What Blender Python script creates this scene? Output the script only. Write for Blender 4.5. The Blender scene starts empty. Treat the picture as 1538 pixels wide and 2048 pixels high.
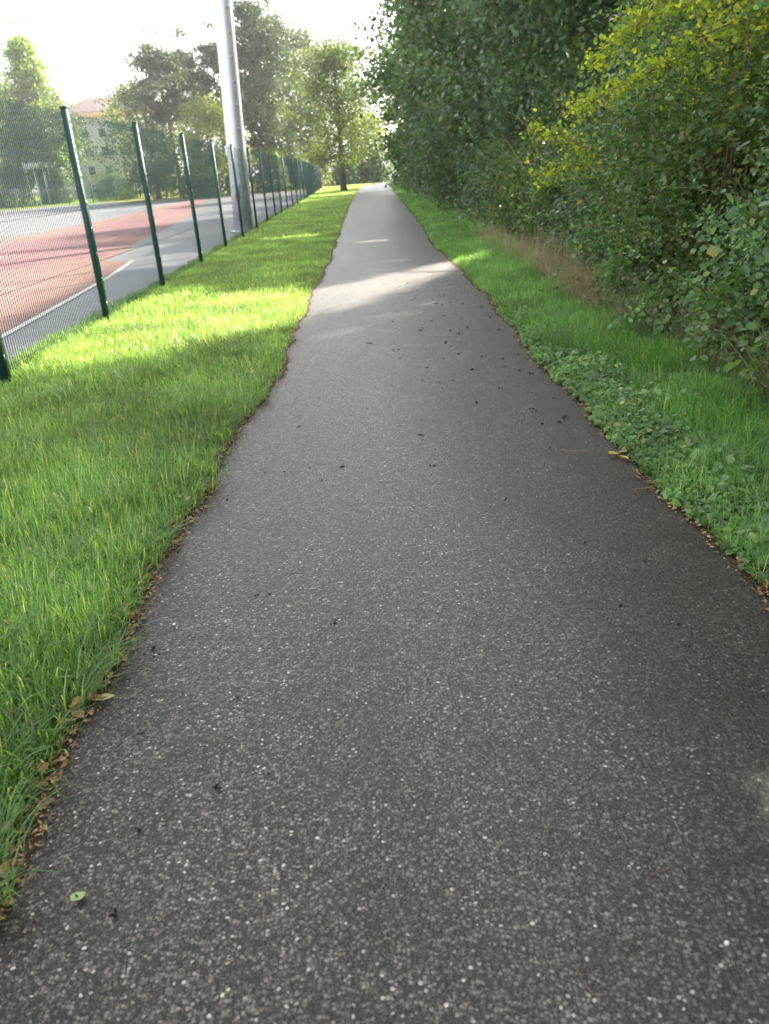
import bpy, math, random
import numpy as np
from mathutils import Matrix, Vector
R = math.radians
sc = bpy.context.scene
COL = sc.collection

# ------------------------------------------------------------------ camera
F_PX, CAM_H = 1580.0, 1.5
PITCH, ROLL, YAW = math.atan(684 / 1580.), math.atan(278 / 3666.), -0.003915
_f = np.array([math.sin(YAW) * math.cos(PITCH), math.cos(YAW) * math.cos(PITCH), -math.sin(PITCH)])
_r = np.array([math.cos(YAW), -math.sin(YAW), 0.])
_u = np.cross(_r, _f)
CR = math.cos(ROLL) * _r - math.sin(ROLL) * _u
CD = -math.sin(ROLL) * _r - math.cos(ROLL) * _u
cam_d = bpy.data.cameras.new('camera'); cam = bpy.data.objects.new('camera', cam_d); COL.objects.link(cam)
cam.matrix_world = Matrix(((CR[0], -CD[0], -_f[0], 0), (CR[1], -CD[1], -_f[1], 0), (CR[2], -CD[2], -_f[2], CAM_H), (0, 0, 0, 1)))
cam_d.sensor_fit = 'VERTICAL'; cam_d.sensor_height = 24.0; cam_d.lens = F_PX / 2048 * 24.0
cam_d.clip_start = 0.05; cam_d.clip_end = 3000
cam_d.dof.use_dof = True; cam_d.dof.focus_distance = 3.6
cam_d.dof.aperture_fstop = (cam_d.lens / 1000) / 0.0075
sc.camera = cam

# ------------------------------------------------------------------ light
SUN_AZ, SUN_EL = R(40), R(33)          # front right of the path
world = bpy.data.worlds.new("World"); sc.world = world; world.use_nodes = True
wn = world.node_tree; wn.nodes.clear()
wo = wn.nodes.new('ShaderNodeOutputWorld'); wb = wn.nodes.new('ShaderNodeBackground')
sky = wn.nodes.new('ShaderNodeTexSky'); sky.sky_type = 'NISHITA'; sky.sun_disc = False
sky.sun_elevation = SUN_EL; sky.sun_rotation = SUN_AZ
sky.air_density = 1.0; sky.dust_density = 3.0; sky.ozone_density = 0.6
wb.inputs['Strength'].default_value = 0.15
hs = wn.nodes.new('ShaderNodeHueSaturation'); hs.inputs['Saturation'].default_value = .28
wn.links.new(sky.outputs[0], hs.inputs['Color']); wn.links.new(hs.outputs[0], wb.inputs[0]); wn.links.new(wb.outputs[0], wo.inputs[0])
sd = bpy.data.lights.new('sun', 'SUN'); sd.energy = 5.0; sd.angle = R(1.0); sd.color = (1.0, 0.93, 0.80)
so = bpy.data.objects.new('sun', sd); COL.objects.link(so)
SUN = np.array([math.sin(SUN_AZ) * math.cos(SUN_EL), math.cos(SUN_AZ) * math.cos(SUN_EL), math.sin(SUN_EL)])
so.rotation_euler = Vector(SUN).to_track_quat('Z', 'Y').to_euler(); so.location = (20, 20, 30)
sc.view_settings.view_transform = 'Standard'; sc.view_settings.look = 'None'; sc.view_settings.gamma = 1
sc.view_settings.exposure = 2.2
sc.cycles.max_bounces = 7; sc.cycles.diffuse_bounces = 4; sc.cycles.glossy_bounces = 2
sc.cycles.transmission_bounces = 5; sc.cycles.transparent_max_bounces = 6; sc.cycles.volume_bounces = 0
sc.cycles.sample_clamp_indirect = 6
sc.cycles.use_denoising = True

rng = np.random.default_rng(7)
random.seed(7)

# ------------------------------------------------------------------ helpers
def at(px, py, Y):
    """point on the plane y=Y seen at that place of the 1538x2048 photograph"""
    d = _f * F_PX + CR * (px - 769) + CD * (py - 1024)
    t = Y / d[1]
    return d * t + np.array([0, 0, CAM_H])

def tag(o, label=None, cat=None, group=None, kind=None):
    if label: o['label'] = label
    if cat: o['category'] = cat
    if group: o['group'] = group
    if kind: o['kind'] = kind
    return o

def empty(name, loc, rz=0):
    o = bpy.data.objects.new(name, None); COL.objects.link(o); o.location = loc; o.rotation_euler = (0, 0, rz)
    o.empty_display_size = .2
    return o

def mesh_np(name, V, Fs, mat, parent=None, smooth=False):
    """Fs: list of (n,k) index arrays"""
    V = np.asarray(V, np.float32)
    me = bpy.data.meshes.new(name)
    me.vertices.add(len(V)); me.vertices.foreach_set('co', V.ravel())
    idx = np.concatenate([np.asarray(f, np.int32).ravel() for f in Fs])
    tot = np.concatenate([np.full(len(f), f.shape[1], np.int32) for f in Fs])
    st = np.concatenate([[0], np.cumsum(tot)[:-1]]).astype(np.int32)
    me.loops.add(len(idx)); me.loops.foreach_set('vertex_index', idx)
    me.polygons.add(len(tot)); me.polygons.foreach_set('loop_start', st)
    try: me.polygons.foreach_set('loop_total', tot)
    except Exception: pass
    me.update(calc_edges=True)
    if smooth: me.polygons.foreach_set('use_smooth', np.ones(len(tot), bool))
    if mat: me.materials.append(mat)
    o = bpy.data.objects.new(name, me); COL.objects.link(o)
    if parent: o.parent = parent
    return o

class MB:
    def __init__(s): s.V = []; s.Q = []; s.T = []; s.n = 0
    def add(s, V, quads=None, tris=None):
        V = np.asarray(V, float).reshape(-1, 3)
        if quads is not None and len(quads): s.Q.append(np.asarray(quads, int) + s.n)
        if tris is not None and len(tris): s.T.append(np.asarray(tris, int) + s.n)
        s.V.append(V); s.n += len(V)
    def box(s, c, d, rz=0.):
        c = np.array(c, float); d = np.array(d, float) / 2
        P = np.array([[x, y, z] for z in (-1, 1) for y in (-1, 1) for x in (-1, 1)]) * d
        ca, sa = math.cos(rz), math.sin(rz)
        P = np.stack([P[:, 0] * ca - P[:, 1] * sa, P[:, 0] * sa + P[:, 1] * ca, P[:, 2]], 1) + c
        s.add(P, [[0, 2, 3, 1], [4, 5, 7, 6], [0, 1, 5, 4], [2, 6, 7, 3], [0, 4, 6, 2], [1, 3, 7, 5]])
    def tube(s, pts, rad, k=8, cap=True):
        pts = np.asarray(pts, float); n = len(pts)
        rad = np.full(n, rad) if np.isscalar(rad) else np.asarray(rad, float)
        T = np.gradient(pts, axis=0); T /= np.linalg.norm(T, axis=1, keepdims=True) + 1e-9
        ref = np.array([1., 0, 0]) if abs(T[:, 0]).max() < .9 else np.array([0, 1., 0])
        A = np.cross(T, ref); A /= np.linalg.norm(A, axis=1, keepdims=True) + 1e-9
        B = np.cross(T, A)
        th = np.arange(k) * 2 * math.pi / k
        P = pts[:, None] + rad[:, None, None] * (np.cos(th)[None, :, None] * A[:, None] + np.sin(th)[None, :, None] * B[:, None])
        i = np.arange(n - 1)[:, None] * k; j = np.arange(k)[None]; j2 = (j + 1) % k
        q = np.stack([i + j, i + j2, i + k + j2, i + k + j], -1).reshape(-1, 4)
        tr = []
        V = P.reshape(-1, 3)
        if cap:
            V = np.vstack([V, pts[-1], pts[0]]); m = n * k
            tr = [[(n - 1) * k + a, (n - 1) * k + (a + 1) % k, m] for a in range(k)] + [[(a + 1) % k, a, m + 1] for a in range(k)]
        s.add(V, q, tr)
    def build(s, name, mat, parent=None, smooth=False):
        Fs = []
        if s.Q: Fs.append(np.vstack(s.Q))
        if s.T: Fs.append(np.vstack(s.T))
        return mesh_np(name, np.vstack(s.V), Fs, mat, parent, smooth)

def unit(v): return v / (np.linalg.norm(v, axis=-1, keepdims=True) + 1e-9)

def leaf_arrays(P, N, L, W, shape=4, fold=.25, dirs=None):
    """P centres, N normals, L lengths, W widths -> verts + faces"""
    n = len(P)
    if dirs is None: dirs = rng.normal(size=(n, 3))
    A = unit(np.cross(N, dirs)); B = unit(np.cross(N, A))
    if shape == 4:
        co = np.array([[-.5, 0, 0], [-.05, -.5, 1], [.5, 0, 0], [-.05, .5, 1]])
        tri = np.array([[0, 1, 2], [0, 2, 3]])
    else:
        co = np.array([[-.5, 0, 0], [-.25, -.42, .8], [.15, -.42, .8], [.5, 0, -.5], [.15, .42, .8], [-.25, .42, .8]])
        tri = np.array([[0, 1, 2], [0, 2, 3], [0, 3, 4], [0, 4, 5]])
    V = P[:, None] + co[None, :, 0, None] * (L[:, None, None] * A[:, None]) + co[None, :, 1, None] * (W[:, None, None] * B[:, None]) \
        + co[None, :, 2, None] * fold * (W[:, None, None] * .5 * N[:, None])
    Fc = (tri[None] + (np.arange(n) * len(co))[:, None, None]).reshape(-1, 3)
    return V.reshape(-1, 3), Fc

def blades(x, y, h, w, bend, az, z0=0., seg=2):
    """curved grass blades; arrays -> verts, quads, tris"""
    n = len(x)
    ts = np.linspace(0, 1, seg + 1)
    D = np.stack([np.cos(az), np.sin(az), np.zeros(n)], 1)
    S = np.stack([-np.sin(az), np.cos(az), np.zeros(n)], 1)
    base = np.stack([x, y, np.full(n, z0)], 1)
    V = []
    for t in ts[:-1]:
        c = base + D * (bend * h * t ** 1.8)[:, None] + np.array([0, 0, 1.]) * (h * (t - .35 * bend * t ** 2))[:, None]
        ww = (w * (1 - .55 * t) * .5)[:, None]
        V += [c - S * ww, c + S * ww]
    V.append(base + D * (bend * h)[:, None] + np.array([0, 0, 1.]) * (h * np.maximum(1 - .42 * bend, .12))[:, None])
    V = np.stack(V, 1); k = 2 * seg + 1
    o = (np.arange(n) * k)[:, None]
    Q = np.vstack([o + np.array([[2 * i, 2 * i + 1, 2 * i + 3, 2 * i + 2]]) for i in range(seg - 1)]) if seg > 1 else None
    T = o + np.array([[2 * seg - 2, 2 * seg - 1, 2 * seg]])
    return V.reshape(-1, 3), Q, T

def vnoise(x, y, s, seed=0):
    """cheap smooth noise in about -1..1"""
    a = 0
    for i in range(4):
        k = seed * 7.13 + i * 2.37
        a = a + np.sin(x / s * (1.3 + .7 * i) + 1.7 * np.sin(y / s * (.9 + .3 * i) + k) + k) * np.cos(y / s * (1.1 + .6 * i) + 1.3 * np.sin(x / s * .8 + k * 2)) / (1 + .6 * i)
    return a / 2.0

# ------------------------------------------------------------------ materials
def new_mat(name):
    m = bpy.data.materials.new(name); m.use_nodes = True; t = m.node_tree
    b = t.nodes['Principled BSDF']; return m, t, b

def nd(t, typ, **kw):
    n = t.nodes.new(typ)
    for k, v in kw.items():
        if k in n.inputs.keys() if hasattr(n.inputs, 'keys') else False: n.inputs[k].default_value = v
        else: setattr(n, k, v)
    return n

def ramp(t, stops, src, interp='LINEAR'):
    r = t.nodes.new('ShaderNodeValToRGB'); r.color_ramp.interpolation = interp
    el = r.color_ramp.elements
    while len(el) < len(stops): el.new(.5)
    for e, (p, c) in zip(el, stops):
        e.position = p; e.color = (*c, 1) if len(c) == 3 else c
    t.links.new(src, r.inputs[0]); return r.outputs[0]

def leaf_mat(name, cols, trans=.4, tcol=1.7, rough=.45, clump=.0, cs=1.2):
    """cols: list of base colours spread over random leaves"""
    m, t, b = new_mat(name)
    g = t.nodes.new('ShaderNodeNewGeometry')
    st = [(i / max(1, len(cols) - 1) if len(cols) < 4 else p, c) for i, (p, c) in enumerate(cols)] if False else cols
    c = ramp(t, st, g.outputs['Random Per Island'])
    if clump > 0:
        tc = t.nodes.new('ShaderNodeTexCoord'); nz = t.nodes.new('ShaderNodeTexNoise'); nz.inputs['Scale'].default_value = cs
        t.links.new(tc.outputs['Object'], nz.inputs['Vector'])
        mr = t.nodes.new('ShaderNodeMapRange'); mr.inputs[1].default_value = .35; mr.inputs[2].default_value = .65
        mr.inputs[3].default_value = 1 - clump; mr.inputs[4].default_value = 1 + clump
        t.links.new(nz.outputs[0], mr.inputs[0])
        mx = t.nodes.new('ShaderNodeVectorMath'); mx.operation = 'SCALE'
        t.links.new(c, mx.inputs[0]); t.links.new(mr.outputs[0], mx.inputs['Scale']); c = mx.outputs[0]
    t.links.new(c, b.inputs['Base Color']); b.inputs['Roughness'].default_value = rough
    b.inputs['Specular IOR Level'].default_value = .5
    tr = t.nodes.new('ShaderNodeBsdfTranslucent')
    tm = t.nodes.new('ShaderNodeVectorMath'); tm.operation = 'MULTIPLY'
    rk = 1.5 if name == 'grass' else 1.12
    tm.inputs[1].default_value = (tcol * rk, tcol * 1.2, tcol * .48)
    t.links.new(c, tm.inputs[0]); t.links.new(tm.outputs[0], tr.inputs[0])
    mix = t.nodes.new('ShaderNodeMixShader'); mix.inputs[0].default_value = trans
    t.links.new(b.outputs[0], mix.inputs[1]); t.links.new(tr.outputs[0], mix.inputs[2])
    t.links.new(mix.outputs[0], t.nodes['Material Output'].inputs[0])
    return m

def flat_mat(name, col, rough=.6, metal=0., noise=0., ns=8., spec=.5, bump=0.):
    m, t, b = new_mat(name)
    b.inputs['Base Color'].default_value = (*col, 1); b.inputs['Roughness'].default_value = rough
    b.inputs['Metallic'].default_value = metal; b.inputs['Specular IOR Level'].default_value = spec
    if noise > 0 or bump > 0:
        tc = t.nodes.new('ShaderNodeTexCoord'); nz = t.nodes.new('ShaderNodeTexNoise')
        nz.inputs['Scale'].default_value = ns; nz.inputs['Detail'].default_value = 6
        t.links.new(tc.outputs['Object'], nz.inputs['Vector'])
        a = tuple(max(0, c * (1 - noise)) for c in col); d = tuple(min(1, c * (1 + noise)) for c in col)
        t.links.new(ramp(t, [(.3, a), (.7, d)], nz.outputs[0]), b.inputs['Base Color'])
        if bump > 0:
            bp = t.nodes.new('ShaderNodeBump'); bp.inputs['Strength'].default_value = bump; bp.inputs['Distance'].default_value = .02
            t.links.new(nz.outputs[0], bp.inputs['Height']); t.links.new(bp.outputs[0], b.inputs['Normal'])
    return m

G = lambda *c: c
M = {}
M['leaf_dark'] = leaf_mat('leaf_dark', [(0, G(0.034, 0.068, 0.030)), (.45, G(0.057, 0.106, 0.044)), (.85, G(0.093, 0.152, 0.055)), (1, G(0.168, 0.209, 0.055))], .35, 1.5, .42, .35, .5)
M['leaf_cool'] = leaf_mat('leaf_cool', [(0, G(0.045, 0.090, 0.050)), (.5, G(0.077, 0.139, 0.073)), (1, G(0.138, 0.208, 0.101))], .35, 1.5, .40, .3, .6)
M['leaf_bramble'] = leaf_mat('leaf_bramble', [(0, G(0.049, 0.099, 0.045)), (.4, G(0.089, 0.169, 0.074)), (.8, G(0.153, 0.260, 0.107)), (.95, G(0.230, 0.323, 0.121)), (1, G(0.336, 0.227, 0.103))], .4, 1.7, .40, .3, 1.5)
M['leaf_olive'] = leaf_mat('leaf_olive', [(0, G(0.044, 0.076, 0.027)), (.5, G(0.068, 0.121, 0.038)), (.85, G(0.112, 0.161, 0.048)), (1, G(0.194, 0.173, 0.068))], .42, 1.7, .45, .3, 1.3)
M['leaf_lime'] = leaf_mat('leaf_lime', [(0, G(0.117, 0.157, 0.030)), (.6, G(0.179, 0.230, 0.040)), (1, G(0.358, 0.315, 0.050))], .6, 2.4, .45, .15, 2)
M['leaf_nettle'] = leaf_mat('leaf_nettle', [(0, G(.075, .14, .050)), (.6, G(.12, .21, .075)), (1, G(.17, .27, .09))], .4, 1.5, .45, .2, 2)
M['leaf_cover'] = leaf_mat('leaf_cover', [(0, G(.060, .120, .036)), (.5, G(.11, .20, .066)), (.93, G(.17, .27, .085)), (1, G(.34, .30, .09))], .35, 1.5, .5, .35, 2.2)
M['leaf_birch'] = leaf_mat('leaf_birch', [(0, G(0.088, 0.138, 0.039)), (.6, G(0.132, 0.194, 0.050)), (1, G(0.242, 0.263, 0.055))], .5, 1.8, .45, .25, .3)
M['leaf_yellow'] = leaf_mat('leaf_yellow', [(0, G(0.088, 0.122, 0.030)), (.6, G(0.144, 0.176, 0.040)), (1, G(0.240, 0.216, 0.050))], .5, 1.8, .45, .25, .3)
M['leaf_mid'] = leaf_mat('leaf_mid', [(0, G(0.038, 0.063, 0.027)), (.6, G(0.060, 0.090, 0.034)), (1, G(0.093, 0.126, 0.043))], .4, 1.6, .45, .3, .3)
M['leaf_avenue'] = leaf_mat('leaf_avenue', [(0, G(0.043, 0.071, 0.026)), (.6, G(0.072, 0.104, 0.034)), (.85, G(0.137, 0.162, 0.040)), (1, G(0.216, 0.190, 0.050))], .45, 1.8, .45, .3, .4)
M['needles'] = leaf_mat('needles', [(0, G(0.039, 0.059, 0.033)), (.6, G(0.056, 0.081, 0.042)), (1, G(0.086, 0.103, 0.052))], .3, 1.4, .5, .3, .3)
M['grass'] = leaf_mat('grass', [(0, G(0.063, 0.130, 0.047)), (.35, G(0.093, 0.187, 0.066)), (.75, G(0.132, 0.250, 0.088)), (.93, G(0.196, 0.317, 0.125)), (1, G(0.391, 0.385, 0.280))], .5, 2.3, .40, .34, .9)
M['grass_deep'] = leaf_mat('grass_deep', [(0, G(0.074, 0.153, 0.051)), (.5, G(0.108, 0.216, 0.068)), (.92, G(0.170, 0.295, 0.091)), (1, G(0.410, 0.363, 0.194))], .45, 2.0, .40, .34, 1.2)
M['straw'] = leaf_mat('straw', [(0, G(.23, .175, .105)), (.6, G(.36, .29, .18)), (1, G(.52, .45, .30))], .3, 1.0, .7)
M['dead_leaf'] = leaf_mat('dead_leaf', [(0, G(.16, .075, .03)), (.5, G(.28, .15, .065)), (1, G(.42, .27, .12))], .15, 1.0, .6)
M['bark'] = flat_mat('bark', (.11, .085, .065), .9, 0, .5, 14, .2, .6)
M['bark_pale'] = flat_mat('bark_pale', (.30, .24, .19), .85, 0, .4, 9, .2, .4)
M['bark_pine'] = flat_mat('bark_pine', (.20, .12, .085), .9, 0, .4, 8, .2, .5)
M['cane'] = flat_mat('cane', (.20, .135, .08), .8, 0, .4, 20, .2)
M['fence_paint'] = flat_mat('fence_paint', (.012, .060, .052), .5, 0, .12, 30, .5)
M['wire_paint'] = flat_mat('wire_paint', (.010, .052, .046), .42, 0, 0, 30, .5)
M['zinc'] = flat_mat('zinc', (.55, .56, .56), .35, .8)
M['mast_metal'] = flat_mat('mast_metal', (.62, .64, .66), .38, .55, .06, 3, .5)
M['soil'] = flat_mat('soil', (.050, .036, .024), .95, 0, .5, 26, .2, .8)
M['crumb'] = flat_mat('crumb', (.022, .015, .010), .9, 0, .4, 60, .2, .5)
M['pebble'] = flat_mat('pebble', (.58, .56, .52), .6, 0, .1, 60)
M['roof_tile'] = flat_mat('roof_tile', (.065, .038, .036), .7, 0, .2, 2.5)
M['render_wall'] = flat_mat('render_wall', (.66, .62, .56), .85, 0, .08, .6)
M['white_paint'] = flat_mat('white_paint', (.78, .78, .76), .5)
M['fascia'] = flat_mat('fascia', (.55, .33, .20), .7)
M['glass'] = flat_mat('glass', (.05, .07, .08), .12)

# ground: soil under grass
def ground_mat():
    m, t, b = new_mat('ground')
    tc = t.nodes.new('ShaderNodeTexCoord'); n1 = t.nodes.new('ShaderNodeTexNoise'); n1.inputs['Scale'].default_value = 18; n1.inputs['Detail'].default_value = 8
    t.links.new(tc.outputs['Object'], n1.inputs['Vector'])
    n2 = t.nodes.new('ShaderNodeTexNoise'); n2.inputs['Scale'].default_value = .9; n2.inputs['Detail'].default_value = 4
    t.links.new(tc.outputs['Object'], n2.inputs['Vector'])
    c1 = ramp(t, [(.3, (.028, .045, .012)), (.7, (.055, .085, .022))], n1.outputs[0])
    c2 = ramp(t, [(.35, (.035, .030, .016)), (.65, (.06, .10, .025))], n1.outputs[0])
    mx = t.nodes.new('ShaderNodeMixRGB'); t.links.new(n2.outputs[0], mx.inputs[0]); t.links.new(c1, mx.inputs[1]); t.links.new(c2, mx.inputs[2])
    t.links.new(mx.outputs[0], b.inputs['Base Color']); b.inputs['Roughness'].default_value = .95; b.inputs['Specular IOR Level'].default_value = .1
    bp = t.nodes.new('ShaderNodeBump'); bp.inputs['Strength'].default_value = .8; bp.inputs['Distance'].default_value = .03
    t.links.new(n1.outputs[0], bp.inputs['Height']); t.links.new(bp.outputs[0], b.inputs['Normal'])
    return m
M['ground'] = ground_mat()

def asphalt_mat():
    m, t, b = new_mat('asphalt')
    L = t.links.new
    tc = t.nodes.new('ShaderNodeTexCoord')
    wv = t.nodes.new('ShaderNodeTexNoise'); wv.inputs['Scale'].default_value = 90; wv.inputs['Detail'].default_value = 3; L(tc.outputs['Object'], wv.inputs['Vector'])
    va = t.nodes.new('ShaderNodeVectorMath'); va.operation = 'MULTIPLY_ADD'
    L(wv.outputs['Color'], va.inputs[0]); va.inputs[1].default_value = (.007,) * 3; L(tc.outputs['Object'], va.inputs[2])
    def layer(scale, metric, stops, g0, g1):
        vo = t.nodes.new('ShaderNodeTexVoronoi'); vo.distance = metric; vo.voronoi_dimensions = '2D'; vo.inputs['Scale'].default_value = scale; L(va.outputs[0], vo.inputs['Vector'])
        sp = t.nodes.new('ShaderNodeSeparateColor'); L(vo.outputs['Color'], sp.inputs[0])
        col = ramp(t, stops, sp.outputs[0])
        # stones differ in size: a random part of the cell is binder
        md = t.nodes.new('ShaderNodeMath'); md.operation = 'MULTIPLY_ADD'; L(sp.outputs[2], md.inputs[0]); md.inputs[1].default_value = -.16; L(vo.outputs['Distance'], md.inputs[2])
        gap = ramp(t, [(g0, (1, 1, 1)), (g1, (0, 0, 0))], md.outputs[0])
        return vo, sp, col, gap
    big = layer(106, 'EUCLIDEAN', [(0, (.010, .009, .008)), (.3, (.028, .025, .022)), (.5, (.064, .058, .051)), (.75, (.125, .115, .10)), (.95, (.21, .195, .17)), (.978, (.28, .26, .23)), (.990, (.48, .455, .41)), (1, (.60, .57, .52))], .32, .50)
    sml = layer(290, 'MANHATTAN', [(0, (.008, .0072, .0065)), (.5, (.036, .033, .029)), (.85, (.11, .10, .088)), (1, (.24, .22, .19))], .40, .62)
    mA = t.nodes.new('ShaderNodeMixRGB'); mA.inputs[1].default_value = (.008, .0075, .007, 1); L(sml[3], mA.inputs[0]); L(sml[2], mA.inputs[2])
    mx = t.nodes.new('ShaderNodeMixRGB'); L(big[3], mx.inputs[0]); L(mA.outputs[0], mx.inputs[1]); L(big[2], mx.inputs[2])
    # broad wear: long strips where feet and wheels go, blotches elsewhere
    mp = t.nodes.new('ShaderNodeMapping'); mp.inputs['Scale'].default_value = (1.6, .28, 1); L(tc.outputs['Object'], mp.inputs[0])
    n2 = t.nodes.new('ShaderNodeTexNoise'); n2.inputs['Scale'].default_value = 1.2; n2.inputs['Detail'].default_value = 6; n2.inputs['Roughness'].default_value = .6; L(mp.outputs[0], n2.inputs['Vector'])
    n4 = t.nodes.new('ShaderNodeTexNoise'); n4.inputs['Scale'].default_value = 4.5; n4.inputs['Detail'].default_value = 5; L(tc.outputs['Object'], n4.inputs['Vector'])
    wear = ramp(t, [(.3, (.64, .61, .57)), (.7, (1.14, 1.08, 1.00))], n2.outputs[0])
    blot = ramp(t, [(.3, (.80, .79, .78)), (.65, (1.12, 1.11, 1.10))], n4.outputs[0])
    m2 = t.nodes.new('ShaderNodeMixRGB'); m2.blend_type = 'MULTIPLY'; m2.inputs[0].default_value = 1; L(mx.outputs[0], m2.inputs[1]); L(wear, m2.inputs[2])
    m4 = t.nodes.new('ShaderNodeMixRGB'); m4.blend_type = 'MULTIPLY'; m4.inputs[0].default_value = 1; L(m2.outputs[0], m4.inputs[1]); L(blot, m4.inputs[2])
    # patchy dark brown mixed in, stronger towards the right-hand side
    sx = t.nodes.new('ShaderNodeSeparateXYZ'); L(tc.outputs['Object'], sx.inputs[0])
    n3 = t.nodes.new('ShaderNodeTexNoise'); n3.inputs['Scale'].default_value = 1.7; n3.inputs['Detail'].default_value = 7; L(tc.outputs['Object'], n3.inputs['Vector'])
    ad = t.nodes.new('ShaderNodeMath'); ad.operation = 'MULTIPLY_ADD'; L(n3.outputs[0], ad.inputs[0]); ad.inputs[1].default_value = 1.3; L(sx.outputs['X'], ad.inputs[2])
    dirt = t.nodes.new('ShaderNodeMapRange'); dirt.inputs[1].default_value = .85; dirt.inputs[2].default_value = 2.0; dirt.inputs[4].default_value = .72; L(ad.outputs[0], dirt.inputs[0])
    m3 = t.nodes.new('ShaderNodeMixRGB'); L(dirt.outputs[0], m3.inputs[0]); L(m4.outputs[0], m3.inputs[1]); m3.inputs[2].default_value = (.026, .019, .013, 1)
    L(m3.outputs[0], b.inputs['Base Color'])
    rr = t.nodes.new('ShaderNodeMapRange'); rr.inputs[3].default_value = .30; rr.inputs[4].default_value = .46; L(n4.outputs[0], rr.inputs[0]); L(rr.outputs[0], b.inputs['Roughness'])
    b.inputs['Specular IOR Level'].default_value = .5
    hh = t.nodes.new('ShaderNodeMath'); hh.operation = 'MULTIPLY_ADD'; L(big[3], hh.inputs[0]); hh.inputs[1].default_value = .7; L(big[1].outputs[1], hh.inputs[2])
    h2 = t.nodes.new('ShaderNodeMath'); h2.operation = 'MULTIPLY_ADD'; L(sml[3], h2.inputs[0]); h2.inputs[1].default_value = .35; L(hh.outputs[0], h2.inputs[2])
    bp = t.nodes.new('ShaderNodeBump'); bp.inputs['Strength'].default_value = 1.0; bp.inputs['Distance'].default_value = .004
    L(h2.outputs[0], bp.inputs['Height']); L(bp.outputs[0], b.inputs['Normal'])
    return m
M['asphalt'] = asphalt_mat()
M['tarmac'] = flat_mat('tarmac', (.15, .15, .16), .6, 0, .12, 3, .5, .05)
M['clay'] = flat_mat('clay', (.235, .135, .115), .85, 0, .12, .5, .3)
M['clay_pink'] = flat_mat('clay_pink', (.23, .11, .115), .85, 0, .10, .5, .3)
M['line'] = flat_mat('line', (.56, .54, .50), .7)
M['lawn_far'] = flat_mat('lawn_far', (.19, .25, .045), .9, 0, .3, .4, .1)
M['meadow'] = flat_mat('meadow', (.26, .25, .07), .9, 0, .3, .3, .1)

# ------------------------------------------------------------------ setting: ground, path, court
def sheet(name, P, z, mat, label=None):
    from mathutils.geometry import tessellate_polygon
    V = [Vector((p[0], p[1], z)) for p in P]
    T = []
    for a, b, c in tessellate_polygon([V]):
        cr = (V[b] - V[a]).cross(V[c] - V[a]).z
        T.append((a, b, c) if cr > 0 else (a, c, b))
    o = mesh_np(name, [tuple(v) for v in V], [np.array(T)], mat); tag(o, kind='structure'); return o

# one ground sheet, rising gently far away
gx = np.concatenate([[-900, -300], np.linspace(-120, 0, 31), [1.2, 2.4, 2.9, 3.4, 3.9, 4.4, 4.9, 6], np.linspace(8, 120, 29), [300, 900]])
gy = np.concatenate([[-200, -40], np.linspace(-6, 190, 99), [260, 400, 1200]])
X, Y = np.meshgrid(gx, gy)
def terrain(x, y):
    z = np.clip((y - 112) / 60, 0, 3) * .9
    z = z + np.clip((x - 2.4) / 2.5, 0, 1) * .22
    return z
Z = terrain(X, Y)
nx, ny = len(gx), len(gy)
I = (np.arange(ny - 1)[:, None] * nx + np.arange(nx - 1)[None]).ravel()
g = mesh_np('ground', np.stack([X, Y, Z], -1).reshape(-1, 3), [np.stack([I, I + 1, I + nx + 1, I + nx], 1)], M['ground'], smooth=True)
tag(g, kind='structure')

PL = np.array([(-.97, -1), (-.96, 1.3), (-.97, 2.0), (-.92, 2.4), (-1.0, 3.0), (-.97, 3.5), (-.96, 4.4), (-.84, 5.6), (-.80, 7.7), (-.80, 10.6), (-.72, 14.7), (-.72, 22), (-.72, 40), (-.55, 65), (-.2, 85), (.9, 100), (4, 118)])
PR = np.array([(1.34, -1), (1.32, 2.4), (1.31, 3.7), (1.29, 4.5), (1.29, 5.8), (1.31, 7.1), (1.38, 9.9), (1.38, 13.3), (1.32, 17), (1.50, 22), (1.75, 36), (2.15, 60), (2.6, 82), (3.8, 98), (7, 114)])
def left_edge(y): return np.interp(y, PL[:, 1], PL[:, 0]) + .035 * vnoise(y * 1.0, y * .3, .25, 3) + .03 * np.sin(y * 2.1) + .02 * vnoise(y, y * .7, .07, 6)
def right_edge(y): return np.interp(y, PR[:, 1], PR[:, 0]) + .035 * vnoise(y * 1.0, y * .3, .25, 9) + .02 * np.sin(y * 2.6 + 1) + .02 * vnoise(y, y * .7, .07, 16)
ys = np.concatenate([np.linspace(-1, 20, 320), np.linspace(20.2, 112, 180)])
lx, rx = left_edge(ys), right_edge(ys)
cols = 7
V = np.array([[lx[i] + (rx[i] - lx[i]) * j / (cols - 1), ys[i], .004 + .012 * math.sin(math.pi * j / (cols - 1))] for i in range(len(ys)) for j in range(cols)])
I = (np.arange(len(ys) - 1)[:, None] * cols + np.arange(cols - 1)[None]).ravel()
p = mesh_np('path', V, [np.stack([I, I + 1, I + cols + 1, I + cols], 1)], M['asphalt'], smooth=True); tag(p, kind='structure')

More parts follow.
